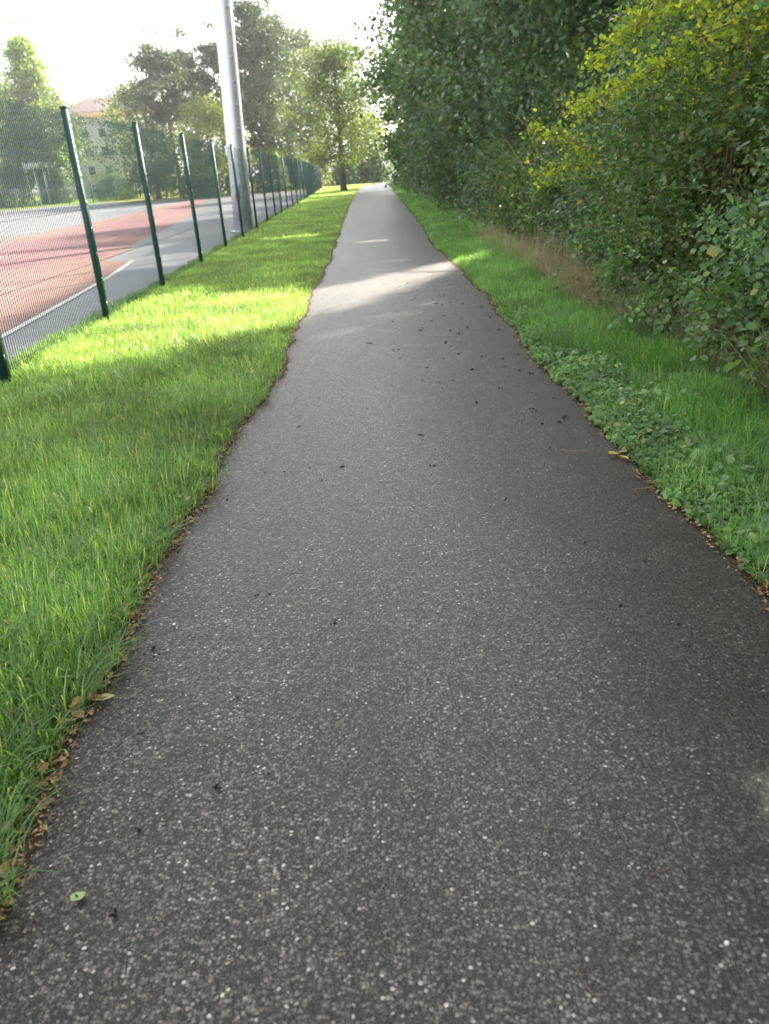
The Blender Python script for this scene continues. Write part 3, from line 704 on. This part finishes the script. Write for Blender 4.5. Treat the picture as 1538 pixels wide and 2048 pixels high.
for i in range(20):
    yv = 1.25 + 5.0 * (i / 20) ** 1.3 + .08 * rng.random()
    long_tuft(float(left_edge(np.array(yv))) - .03 - .05 * rng.random(), yv, 42, .13 + .09 * rng.random(), .032, 'tuft of longer grass flopping over the left path edge', 'grass', az0=-.2 + rng.normal() * .6)
for i in range(22):
    yv = 1.6 + 6.0 * rng.random(); long_tuft(-1.25 - 1.6 * rng.random() ** 1.3, yv, 60, .17 + .08 * rng.random(), .05, 'tuft of longer grass standing up in the left lawn', 'grass')
for i in range(12):
    yv = 2.6 + 7.0 * rng.random(); long_tuft(float(right_edge(np.array(yv))) + .45 + .5 * rng.random(), yv, 60, .20 + .10 * rng.random(), .06, 'tuft of longer grass standing up in the right verge', 'grass_deep', az0=3.6)
# ground cover of small round leaves along the right edge
n = 9000
y = 1.6 + 6.6 * rng.random(n) ** 1.1; e = abs(rng.normal(size=n)) * .20
k = vnoise(e * 2, y, .5, 8) + .9 - e * 1.3 - np.clip((y - 5) * .25, 0, .9) > .55 * rng.random(n); y, e = y[k], e[k]; n = len(y)
x = right_edge(y) + .0 + e + .03 * vnoise(y, y, .1, 3); z = .018 + np.clip(e * .35, 0, .07) * (0.6 + .6 * rng.random(n)) + .02 * rng.random(n)
P = np.stack([x, y, z], 1); N = unit(rng.normal(size=(n, 3)) * .5 + np.array([-.15, -.25, 1])); s = .0165 * (.45 + 1.1 * rng.random(n) ** 1.3)
A = unit(np.cross(N, rng.normal(size=(n, 3)))); B = np.cross(N, A); th = np.arange(7) / 7 * 2 * math.pi
rim = P[:, None] + s[:, None, None] * (np.cos(th)[None, :, None] * A[:, None] + np.sin(th)[None, :, None] * B[:, None]) * np.array([.55, 1, .84, 1.12, .80, 1.08, .86])[None, :, None]
V = np.concatenate([(P - N * (s * .25)[:, None])[:, None], rim], 1).reshape(-1, 3)
T = np.array([[0, 1 + i, 1 + (i + 1) % 7] for i in range(7)]); T = (T[None] + (np.arange(n) * 8)[:, None, None]).reshape(-1, 3)
o = mesh_np('ground_cover', V, [T], M['leaf_cover']); tag(o, 'small round leaved ground ivy creeping over the right path edge', 'ground cover', kind='stuff')

# bits of litter and grit in the gutter of both edges, and thatch deeper in the lawn
def litter(name, n, xf, mat, size, label, flat=.25):
    y = 1.0 + 15 * rng.random(n) ** 1.5; x, z = xf(y)
    k = (vnoise(x * 3, y, .22, 31) + rng.random(n) * 1.2) > .15; x, y, z = x[k], y[k], z[k]; m = len(x)
    P = np.stack([x, y, z + .003 + .006 * rng.random(m)], 1); N = unit(rng.normal(size=(m, 3)) * flat + np.array([0, 0, 1]))
    L = size * (.3 + 1.2 * rng.random(m) ** 2); V, Fc = leaf_arrays(P, N, L, L * (.25 + .5 * rng.random(m)), 4)
    o = mesh_np(name, V, [Fc], mat); tag(o, label, 'litter', kind='stuff')
litter('leaf_litter', 5200, lambda y: (left_edge(y) + .035 - abs(rng.normal(size=len(y))) * .055, np.full(len(y), .010)), M['dead_leaf'], .020, 'brown leaf scraps and grit in the gutter of the left path edge')
litter('leaf_litter', 4200, lambda y: (right_edge(y) - .04 + abs(rng.normal(size=len(y))) * .06, np.full(len(y), .010)), M['dead_leaf'], .020, 'brown leaf scraps and grit in the gutter of the right path edge')
litter('thatch', 2600, lambda y: (left_edge(y) - .05 - 2.2 * rng.random(len(y)), .03 + .06 * rng.random(len(y))), M['straw'], .030, 'bits of pale dry thatch caught in the left lawn', .9)
litter('gravel_grit', 3800, lambda y: (np.where(rng.random(len(y)) < .5, left_edge(y) + abs(rng.normal(size=len(y))) * .09, right_edge(y) - abs(rng.normal(size=len(y))) * .16), np.full(len(y), .014)), M['soil'], .010, 'dark soil grit washed onto both margins of the path', .6)

n = 5200
y = 1.1 + 9 * rng.random(n) ** 1.3; x = left_edge(y) - .05 - 2.3 * rng.random(n); k = vnoise(x, y, .28, 41) > .25 + .4 * rng.random(n); x, y = x[k], y[k]; n = len(x)
P = np.stack([x, y, .03 + .055 * rng.random(n)], 1); N = unit(rng.normal(size=(n, 3)) * .45 + np.array([0, -.2, 1])); L = .022 * (.5 + rng.random(n))
V, Fc = leaf_arrays(P, N, L, L * .8, 6); o = mesh_np('lawn_weeds', V, [Fc], M['leaf_cover']); tag(o, 'patches of clover and small broad leaved weeds in the left lawn', 'weeds', kind='stuff')
# ------------------------------------------------------------------ fallen leaves, crumbs, pebbles
def curl_leaf(name, x, y, z, L, W, rz, curl, mat, lobed=False):
    m = 7; u = np.linspace(0, 1, m); V = []
    wd = np.sin(math.pi * np.clip(u, .02, 1) ** .8) * W * .5
    if lobed: wd = wd * (1 + .35 * np.sin(u * 19))
    for i in range(m):
        for s in (-1, 0, 1):
            V.append(((u[i] - .5) * L, s * wd[i], curl * L * (abs(s) * .45 * wd[i] / (W * .5 + 1e-6) + .6 * (u[i] - .5) ** 2) + .001))
    V.append((-.5 * L - .35 * L, .08 * L, .002)); V.append((-.5 * L, .012 * L, .004))
    Q = [[i * 3 + j, i * 3 + j + 3, i * 3 + j + 4, i * 3 + j + 1] for i in range(m - 1) for j in (0, 1)]
    T = [[0 * 3 + 1, m * 3, m * 3 + 1]]
    o = mesh_np(name, np.array(V), [np.array(Q), np.array(T)], mat, smooth=True); o.location = (x, y, z); o.rotation_euler = (rng.normal() * .15, rng.normal() * .15, rz); return o
pale_m = leaf_mat('pale_leaf', [(0, (.42, .46, .20)), (1, (.42, .46, .20))], .2, 1.0, .5)
lime_m = leaf_mat('lime_leaf', [(0, (.26, .36, .12)), (1, (.26, .36, .12))], .2, 1.0, .5)
gold_m = leaf_mat('gold_leaf', [(0, (.50, .42, .10)), (1, (.50, .42, .10))], .2, 1.0, .5)
def gpt(px, py, z=0.):
    d = _f * F_PX + CR * (px - 769) + CD * (py - 1024); t = (z - CAM_H) / d[2]; return d[0] * t, d[1] * t
def fl_(px, py, L, W, rz, curl, mat, label, z=.016, lob=False):
    x, y = gpt(px, py); o = curl_leaf('fallen_leaf', x, y, z, L, W, rz, curl, mat, lob); tag(o, label, 'leaf'); return o
fl_(160, 1803, .040, .030, .9, .1, lime_m, 'small lime green leaf lying alone on the dark asphalt at lower left')
fl_(214, 1405, .062, .036, .3, .25, pale_m, 'pale yellow green leaf beside the brown leaves at the left path edge')
fl_(196, 1408, .055, .03, 2.6, .5, M['dead_leaf'], 'light brown leaf tucked beside the pale yellow green one')
fl_(40, 1635, .055, .045, 1.2, .2, lime_m, 'yellow green leaf half under grass at the left edge of the picture', .03)
fl_(1228, 914, .075, .05, .4, .3, gold_m, 'yellow leaf on the asphalt at the right path edge', lob=True)
fl_(1246, 922, .06, .03, 2.4, .4, gold_m, 'smaller yellow green leaf just right of the yellow leaf')
GL = 'brown fallen leaves along the left path edge'; GR = 'brown fallen leaves along the right path edge'
for i in range(70):
    left = i < 38
    yv = 1.25 + (6.5 if left else 7.0) * rng.random() ** 1.7 + (0 if left else .9)
    if left and i < 14: yv = [1.38, 1.42, 1.48, 1.55, 1.60, 1.33, 1.98, 2.02, 2.06, 2.12, 2.18, 2.9, 3.5, 3.6][i]
    xv = (float(left_edge(np.array(yv))) - .015 - abs(rng.normal()) * .045) if left else (float(right_edge(np.array(yv))) + .0 + abs(rng.normal()) * .05 - .02)
    o = curl_leaf('fallen_leaf', xv, yv, .014 + .012 * rng.random(), .035 + .03 * rng.random(), .022 + .018 * rng.random(), rng.random() * 6.28, .3 + .6 * rng.random(), M['dead_leaf'], rng.random() < .4)
    tag(o, 'curled brown dead leaf among others in the soil of the left path edge' if left else 'curled brown dead leaf among others along the right path edge', 'leaf', GL if left else GR)
# two leaves out in the lawn
for px, py in ((180, 1238), (26, 1275)):
    fl_(px, py, .03, .022, 1.0, .3, M['dead_leaf'], 'single orange brown leaf caught in the left lawn' if px > 100 else 'tiny orange leaf in the grass at the left edge', .07)

def crumb(x, y, s, label='small dark crumb of dirt among many scattered over the path', group='dark crumbs scattered on the path'):
    mb = MB()
    for _ in range(4):
        c = rng.normal(size=3) * s * np.array([.45, .35, .12]) + np.array([0, 0, s * .28]); n_ = 6
        th = np.arange(n_) / n_ * 6.283; r1 = s * (.28 + .2 * rng.random())
        jag = .6 + .7 * rng.random(n_)
        ring = np.stack([np.cos(th) * r1 * jag, np.sin(th) * r1 * jag, -.1 * s * np.ones(n_)], 1) + c
        V = np.vstack([ring, c + [0, 0, s * .28], c - [0, 0, s * .28]])
        mb.add(V, None, [[i, (i + 1) % n_, n_] for i in range(n_)] + [[(i + 1) % n_, i, n_ + 1] for i in range(n_)])
    o = mb.build('dirt_crumb', M['crumb']); o.location = (x, y, .012); o.rotation_euler = (0, 0, rng.random() * 6.28)
    tag(o, label, 'dirt crumb', group)
pts = [(518, 1197, .018), (774, 1185, .012), (670, 1252, .018), (717, 1240, .008), (310, 1302, .02), (290, 1270, .012), (285, 1475, .012), (475, 1400, .010), (858, 1372, .011), (880, 1330, .006), (437, 1583, .014), (540, 1555, .01), (280, 1670, .018), (83, 1752, .012), (234, 1835, .02),
       (1170, 1091, .011), (1240, 1217, .016), (685, 940, .02), (455, 1005, .016), (570, 948, .014), (530, 950, .012), (620, 940, .01), (865, 937, .022), (950, 940, .012), (980, 1020, .015), (1010, 1005, .02), (920, 1048, .012), (1355, 1255, .012), (760, 980, .01), (598, 858, .018), (640, 800, .02), (735, 822, .018),
       (844, 845, .018), (725, 850, .012), (775, 1110, .012), (625, 1105, .014), (540, 1195, .01), (1500, 1090, .01), (1020, 1240, .012), (740, 690, .035), (844, 765, .03), (905, 765, .02), (887, 722, .03), (1040, 745, .035), (1060, 750, .03), (825, 603, .05), (830, 598, .04), (935, 657, .04), (900, 665, .035), (918, 670, .03),
       (870, 610, .05), (925, 610, .045), (665, 850, .014), (800, 720, .02), (1290, 1130, .014), (560, 1025, .01), (880, 770, .02), (1000, 780, .02), (645, 965, .012), (1100, 900, .014), (470, 870, .016)]
for px, py, s in pts:
    x, y = gpt(px, py); crumb(x, y, min(s, .026) * (.55 + .4 * rng.random()))
for i in range(46):
    yv = 1.6 + 12 * rng.random() ** 1.2; xv = -.7 + 2.0 * rng.random() ** .6
    crumb(xv, yv, .004 + .006 * rng.random())
for i in range(70):
    crumb(-.1 + 1.35 * rng.random() ** .8, 4.4 + 7.5 * rng.random(), .009 + .012 * rng.random())
def pebble(px, py, s, label, mat=None):
    x, y = gpt(px, py); mb = MB(); k = 8
    rings = [(-.5, .55), (0, 1), (.5, .6)]
    V = [(math.cos(a) * r_ * s, math.sin(a) * r_ * s * .7, z_ * s * .55) for z_, r_ in rings for a in np.arange(k) / k * 6.283] + [(0, 0, -.4 * s), (0, 0, .42 * s)]
    Q = [[i * k + j, i * k + (j + 1) % k, (i + 1) * k + (j + 1) % k, (i + 1) * k + j] for i in (0, 1) for j in range(k)]
    T = [[(j + 1) % k, j, 3 * k] for j in range(k)] + [[2 * k + j, 2 * k + (j + 1) % k, 3 * k + 1] for j in range(k)]
    mb.add(V, Q, T); o = mb.build('pebble', mat or M['pebble'], None, True); o.location = (x, y, .012 + s * .3); o.rotation_euler = (0, 0, rng.random() * 3); tag(o, label, 'pebble')
pebble(350, 1255, .0105, 'largest white pebble on the path near the left edge')
pebble(1452, 1895, .007, 'round white pebble at the lower right of the path')
pebble(1190, 1862, .006, 'white pebble in the middle of the lower right path')
pebble(955, 1860, .006, 'flat pale pebble at the bottom middle of the path')
def twig(px, py, L, rz, rad, label, mat='bark'):
    x, y = gpt(px, py); mb = MB(); P = branch_pts((0, 0, 0), (1, 0, 0), L, 6, 0, .12); P[:, 2] = abs(P[:, 2]) * .2
    mb.tube(P, np.linspace(rad, rad * .5, 7), 5); o = mb.build('twig', M[mat]); o.location = (x, y, .016); o.rotation_euler = (0, 0, rz); tag(o, label, 'twig')
twig(1190, 2005, .075, 2.1, .0035, 'short dark brown twig at the bottom edge of the path')
twig(1300, 1760, .05, .4, .003, 'dark twig on the path at lower right')
twig(1265, 985, .22, .1, .002, 'thin pale stalk reaching onto the path from the right edge', 'cane')
twig(1120, 905, .20, -.3, .002, 'thin pale stalk lying flat on the asphalt near the right edge', 'cane')

# ------------------------------------------------------------------ green fence
fence = empty('metal_fence', (-3.28, 7, 0)); tag(fence, 'long dark green wire panel fence with square posts beside the left verge', 'fence')
PY = [3.9, 6.98, 10.05, 13.1, 16.7, 20.2, 23.6, 27.3, 30.9, 34.3, 37.6, 41.0, 44.8, 48.6, 52.2, 55.8, 59.4, 63.0, 66.6, 70.2, 73.8, 77.4, 81.0, 84.6, 88.2, 91.8, 95.4]
H_F = 2.38
off = np.array([-3.28, 7, 0])
for i, y in enumerate(PY):
    x = float(FX(y)); mb = MB(); mb.box((x, y, H_F / 2 - .1), (.062, .085, H_F + .2)); mb.box((x, y, H_F + .005), (.07, .093, .022))
    mb.V = [v - off for v in mb.V]
    po = mb.build('post', M['fence_paint'], fence)
    if 1 <= i <= 7:
        for k in range(8):
            c = MB(); c.box(np.array([x + .034, y, .22 + k * .29]) - off, (.006, .020, .045)); c.build('clip', M['zinc'], po)
    if i == len(PY) - 1: break
    y1 = PY[i + 1]; L = y1 - y; nw = int(L / .05)
    yw = y + .05 + np.arange(nw - 1) * (L - .1) / (nw - 2)
    rw = .0042 if y < 12 else .0030 if y < 20 else (.0020 if y < 36 else .0015)
    xw = FX(yw) - .035
    k = 4; th = np.arange(k) * math.pi / 2 + .785
    ring = np.stack([np.cos(th) * rw, np.sin(th) * rw, np.zeros(k)], 1)
    B0 = np.stack([xw, yw, np.full(len(yw), .04)], 1)[:, None] + ring; B1 = B0 + np.array([0, 0, H_F - .08])
    V = np.concatenate([B0, B1], 1); m = len(yw)
    q = np.array([[j, (j + 1) % k, k + (j + 1) % k, k + j] for j in range(k)]); Q = (q[None] + (np.arange(m) * 2 * k)[:, None, None]).reshape(-1, 4)
    mb = MB(); mb.add(V.reshape(-1, 3), Q)
    for z in (.10, .70, 1.30, 1.90, 2.27):
        mb.tube([(float(FX(y)) - .041, y + .03, z), (float(FX(y1)) - .041, y1 - .03, z)], .0030, 4, False)
    mb.V = [v - off for v in mb.V]
    mb.build('wire_panel', M['wire_paint'], fence)

# ------------------------------------------------------------------ floodlight mast
mx_, my_ = -3.84, 26.4
mast = empty('floodlight_mast', (mx_, my_, 0)); tag(mast, 'thick pale grey tapered metal mast standing behind the green fence', 'mast')
mb = MB(); zz = np.linspace(-.1, 14, 12)
mb.tube([(0, 0, z) for z in zz], .295 - .0045 * zz, 8); o = mb.build('pole', M['mast_metal'], mast); o.rotation_euler = (0, 0, .25)
mast.rotation_euler = (0, .040, 0)
mb = MB(); mb.box((-.05, -.293, 1.15), (.16, .03, .42)); mb.build('access_hatch', M['zinc'], mast)
mb = MB(); mb.tube([(0, 0, z) for z in (0, .04)], .40, 12); mb.build('base_plate', M['mast_metal'], mast)
for k in range(16):
    c = MB(); z = 2.9 + k * .62; c.box((.16, -.295 + .0045 * z + .02, z), (.05, .02, .09)); c.build('step_bolt', flat_mat('bolt', (.22, .23, .24), .5, .4) if k == 0 else bpy.data.materials['bolt'], mast)
mb = MB(); mb.tube([(-1.1, 0, 14.0), (1.1, 0, 14.0)], .05, 8); mb.build('cross_arm', M['mast_metal'], mast)
for s in (-.8, 0, .8):
    mb = MB(); mb.box((s, -.15, 14.25), (.5, .22, .4)); mb.build('floodlight', M['fence_paint'], mast)

# ------------------------------------------------------------------ beyond the court
def bt(name, label, px, ptop, Yd, wpx, **kw):
    sc_ = 1.25 if px > 270 else 2.05 - .0018 * Yd * 0
    if name == 'avenue_tree': sc_ = 1
    if name == 'distant_tree': sc_ = 1
    if px <= 270: sc_ = (128 + (Yd - 60) * .25) / Yd
    Yd = Yd * sc_
    for q_ in ('size', 'cl', 'trunk_r'):
        kw[q_] = kw.get(q_, .15) * sc_ ** .8
    yc = ptop + .35 * (380 - ptop); px = px + (1047 - px) / (4690 - yc) * (380 - yc)
    b_ = at(px, 380, Yd); top = at(px - .0758 * (380 - ptop), ptop, Yd)
    z0 = TZ(b_[0], Yd); r = wpx / 2 / F_PX * Yd * 1.2
    return make_tree(name, label, float(b_[0]), Yd, float(top[2]) - z0, r, **kw)
bt('birch_tree', 'tall loose birch with thin upright branches at the left edge', 52, 25, 62, 150, h0=.12, prof='cone', nb=60, per=100, sub=5, size=.19, mat='leaf_birch', bark='bark_pale', trunk_r=.13, cl=.42, up=1.3, droop=.1)
bt('broadleaf_tree', 'rounded green tree lower in front of the birch at the left', 78, 200, 58, 130, h0=.2, prof='round', nb=34, per=220, sub=5, size=.18, mat='leaf_mid', trunk_r=.15, cl=.5)
bt('broadleaf_tree', 'dense dark green tree behind the fence right of the birch', -40, 150, 64, 170, h0=.15, nb=30, per=110, sub=5, size=.22, mat='leaf_birch', trunk_r=.16, cl=.6)
bt('slender_tree', 'slender yellowish tree standing before the brown roof', 236, 172, 92, 46, h0=.15, prof='cone', nb=26, per=50, sub=4, size=.24, mat='leaf_yellow', trunk_r=.1, cl=.45, up=1.3)
bt('broadleaf_tree', 'dark broad tree between the roof and the pines', 290, 150, 84, 130, h0=.12, prof='round', nb=34, per=90, sub=5, size=.25, mat='leaf_mid', trunk_r=.2, cl=.7)
PG = 'pines beyond the court'
bt('pine_tree', 'leaning pine with a bare dark trunk and flat tufts of needles', 330, 45, 80, 85, h0=.50, prof='top', nb=20, per=125, sub=4, size=.26, mat='needles', bark='bark', trunk_r=.16, cl=.42, lean=(-.9, 0), group=PG, up=.3)
bt('pine_tree', 'thin pine with a narrow tuft just right of the leaning pine', 382, 50, 83, 50, h0=.55, prof='top', nb=13, per=190, sub=3, size=.26, mat='needles', bark='bark', trunk_r=.12, cl=.38, lean=(-.6, 0), group=PG, up=.3)
bt('pine_tree', 'taller pine with a broad crown close to the left of the mast', 428, 32, 78, 80, h0=.42, prof='top', nb=22, per=125, sub=4, size=.26, mat='needles', bark='bark_pine', trunk_r=.15, cl=.45, group=PG, up=.3)
bt('round_tree', 'round sunlit yellow green tree left of the mast', 412, 190, 70, 90, h0=.2, prof='round', nb=28, per=80, sub=5, size=.2, mat='leaf_yellow', trunk_r=.12, cl=.5)
bt('pine_tree', 'tallest pine directly right of the mast, reaching out of the picture', 508, -60, 76, 90, h0=.25, prof='top', nb=34, per=160, sub=4, size=.25, mat='needles', bark='bark_pine', trunk_r=.17, cl=.5, group=PG, up=.3)
bt('pine_tree', 'tall pine with pale trunk second to the right of the mast', 545, -20, 84, 90, h0=.25, prof='top', nb=32, per=160, sub=4, size=.26, mat='needles', bark='bark_pale', trunk_r=.16, cl=.55, group=PG, up=.3)
bt('broadleaf_tree', 'tall green tree with a ragged top between the pines and the avenue tree', 590, 18, 90, 100, h0=.15, prof='round', nb=36, per=130, sub=5, size=.28, mat='leaf_mid', bark='bark_pale', trunk_r=.17, cl=.7)
bt('pine_tree', 'slim pine with a warm brown trunk behind the two tall pines', 545, 110, 92, 90, h0=.2, prof='round', nb=30, per=150, sub=4, size=.28, mat='needles', bark='bark_pine', trunk_r=.13, cl=.6, group=PG)
bt('avenue_tree', 'slim avenue tree with yellowing crown on the verge at the end of the fence', 672, 78, 72, 150, h0=.2, prof='round', nb=60, per=75, sub=6, size=.17, mat='leaf_avenue', bark='bark', trunk_r=.19, cl=.5, up=.8, cat='tree')
bt('distant_tree', 'small sunlit yellow tree seen past the end of the path', 742, 225, 128, 60, h0=.1, prof='round', nb=26, per=60, sub=4, size=.34, mat='leaf_yellow', trunk_r=.1, cl=.6)
bt('thin_tree', 'thin orange brown trunk between avenue tree and thicket', 698, 150, 100, 50, h0=.45, prof='round', nb=16, per=60, sub=4, size=.28, mat='leaf_avenue', bark='bark_pine', trunk_r=.13, cl=.5)
# understorey behind the court
US = 'low bushes beyond the court'
for px, Yd, wpx, top, mt, lb in ((330, 108, 80, 285, 'leaf_mid', 'low mid green bush under the dark broad tree'), (440, 92, 90, 295, 'leaf_dark', 'low dark bush left of the mast foot'), (395, 96, 60, 310, 'leaf_mid', 'low bush between the two others left of the mast'), (540, 96, 80, 290, 'leaf_olive', 'low olive bush right of the mast'), (595, 100, 70, 300, 'leaf_mid', 'low bush behind the far part of the fence'),
                              (640, 105, 60, 280, 'leaf_avenue', 'yellowish bush left of the avenue trunk'), (20, 124, 90, 330, 'leaf_mid', 'grey green bush at the far left behind the lawn'), (118, 124, 40, 345, 'leaf_mid', 'bush in front of the pale building')):
    c = at(px, 380, Yd); t_ = at(px, top, Yd); w_ = wpx / 2 / F_PX * Yd * .92
    shrub('bush', lb, float(c[0]), Yd, w_, 2.0, max(1.2, float(t_[2])), 5000, .26, mt, US, shoots=8, shoot_l=.9, cat='bush')
c = at(230, 380, 121)
shrub('clipped_hedge', 'rounded dark teal clipped hedge before the pale building', float(c[0]), 121, 3.1, 1.8, 3.7, 12000, .16, 'leaf_cool', shoots=0, cat='hedge')
c = at(257, 385, 117)
shrub('flowering_bush', 'small yellow flowering bush at the foot of the clipped hedge', float(c[0]), 117, 1.4, .8, 1.3, 2500, .14, 'leaf_yellow', shoots=4, cat='bush')

# building with hip roof
bx0 = float(at(142, 380, 150)[0]); bx1 = float(at(345, 380, 150)[0])
eave = float(at(160, 226, 150)[2]); ridge = float(at(200, 194, 156)[2])
bd = empty('apartment_house', ((bx0 + bx1) / 2, 156, 0)); tag(bd, 'pale rendered house with brown hipped roof far beyond the court', 'building')
wd = bx1 - bx0; dp = 12.
mb = MB(); mb.box((0, 0, eave / 2), (wd, dp, eave)); mb.build('wall', M['render_wall'], bd)
e = .5; P = [(-wd / 2 - e, -dp / 2 - e, eave + .02), (wd / 2 + e, -dp / 2 - e, eave + .02), (wd / 2 + e, dp / 2 + e, eave + .02), (-wd / 2 - e, dp / 2 + e, eave + .02), (-wd / 2 + 4, 0, ridge), (wd / 2 - 4, 0, ridge)]
mesh_np('roof', P, [np.array([[0, 1, 5, 4], [2, 3, 4, 5]]), np.array([[1, 2, 5], [3, 0, 4]]), ], M['roof_tile'], bd)
mb = MB(); mb.box((0, -dp / 2 - .35, eave - .45), (wd + .9, .5, .8)); mb.build('fascia', M['fascia'], bd)
for fl0 in range(4):
    for k in range(6):
        xw = -wd / 2 + 1.4 + k * (wd - 2.8) / 5; zw = 1.9 + fl0 * (eave - 2.2) / 4
        f = MB(); f.box((xw, -dp / 2 - .03, zw), (1.25, .08, 1.5)); fo = f.build('window', M['white_paint'], bd)
        f = MB(); f.box((xw, -dp / 2 - .08, zw), (1.05, .04, 1.3)); f.build('pane', M['glass'], fo)
# flat roofed shelter
s0 = float(at(56, 380, 124)[0]); s1 = float(at(104, 380, 124)[0]); zt = float(at(90, 323, 124)[2]); zb_ = float(at(90, 335, 124)[2])
sh = empty('shelter', ((s0 + s1) / 2, 126, 0)); tag(sh, 'open shelter with a white flat roof edge behind the lawn at the left', 'shelter')
mb = MB(); mb.box((0, 0, (zt + zb_) / 2), (s1 - s0, 4, zt - zb_)); mb.build('roof', M['white_paint'], sh)
for k in (-.48, -.1, .28, .48):
    mb = MB(); mb.box((k * (s1 - s0), -1.6, zb_ / 2), (.16, .16, zb_)); mb.build('post', M['white_paint'], sh)
mb = MB(); mb.box((0, 1.7, zb_ / 2), (s1 - s0 - .3, .15, zb_ - .02)); mb.build('back_wall', flat_mat('shelter_green', (.05, .13, .11), .6), sh)
# green ball-stop fence at the far side of the court
bf = empty('ball_stop_fence', (float(at(150, 385, 116)[0]), 116, 0)); tag(bf, 'far green mesh fence in front of the shelter and clipped hedge', 'fence')
xs = [float(at(p_, 385, 116)[0]) for p_ in (-60, 280)]; L = xs[1] - xs[0]; ox = bf.location.x
for k in range(8):
    mb = MB(); mb.box((xs[0] + L * k / 7 - ox, 0, 1.3), (.09, .09, 2.6)); mb.build('post', M['fence_paint'], bf)
mb = MB()
for k in range(int(L / .12)):
    mb.box((xs[0] + .1 + k * .12 - ox, .06, 1.25), (.012, .012, 2.4))
mb.build('wire_panel', M['wire_paint'], bf)

# ------------------------------------------------------------------ thin sunlit air
hm = bpy.data.materials.new('haze'); hm.use_nodes = True; t = hm.node_tree; t.nodes.clear()
ho = t.nodes.new('ShaderNodeOutputMaterial'); pv = t.nodes.new('ShaderNodeVolumePrincipled')
pv.inputs['Color'].default_value = (.97, .98, 1, 1); pv.inputs['Density'].default_value = .0004; pv.inputs['Anisotropy'].default_value = .3
t.links.new(pv.outputs[0], ho.inputs['Volume'])
mb = MB(); mb.box((0, 330, 11), (1900, 1900, 24)); hz = mb.build('haze', hm); tag(hz, kind='stuff')
hz.display_type = 'WIRE'
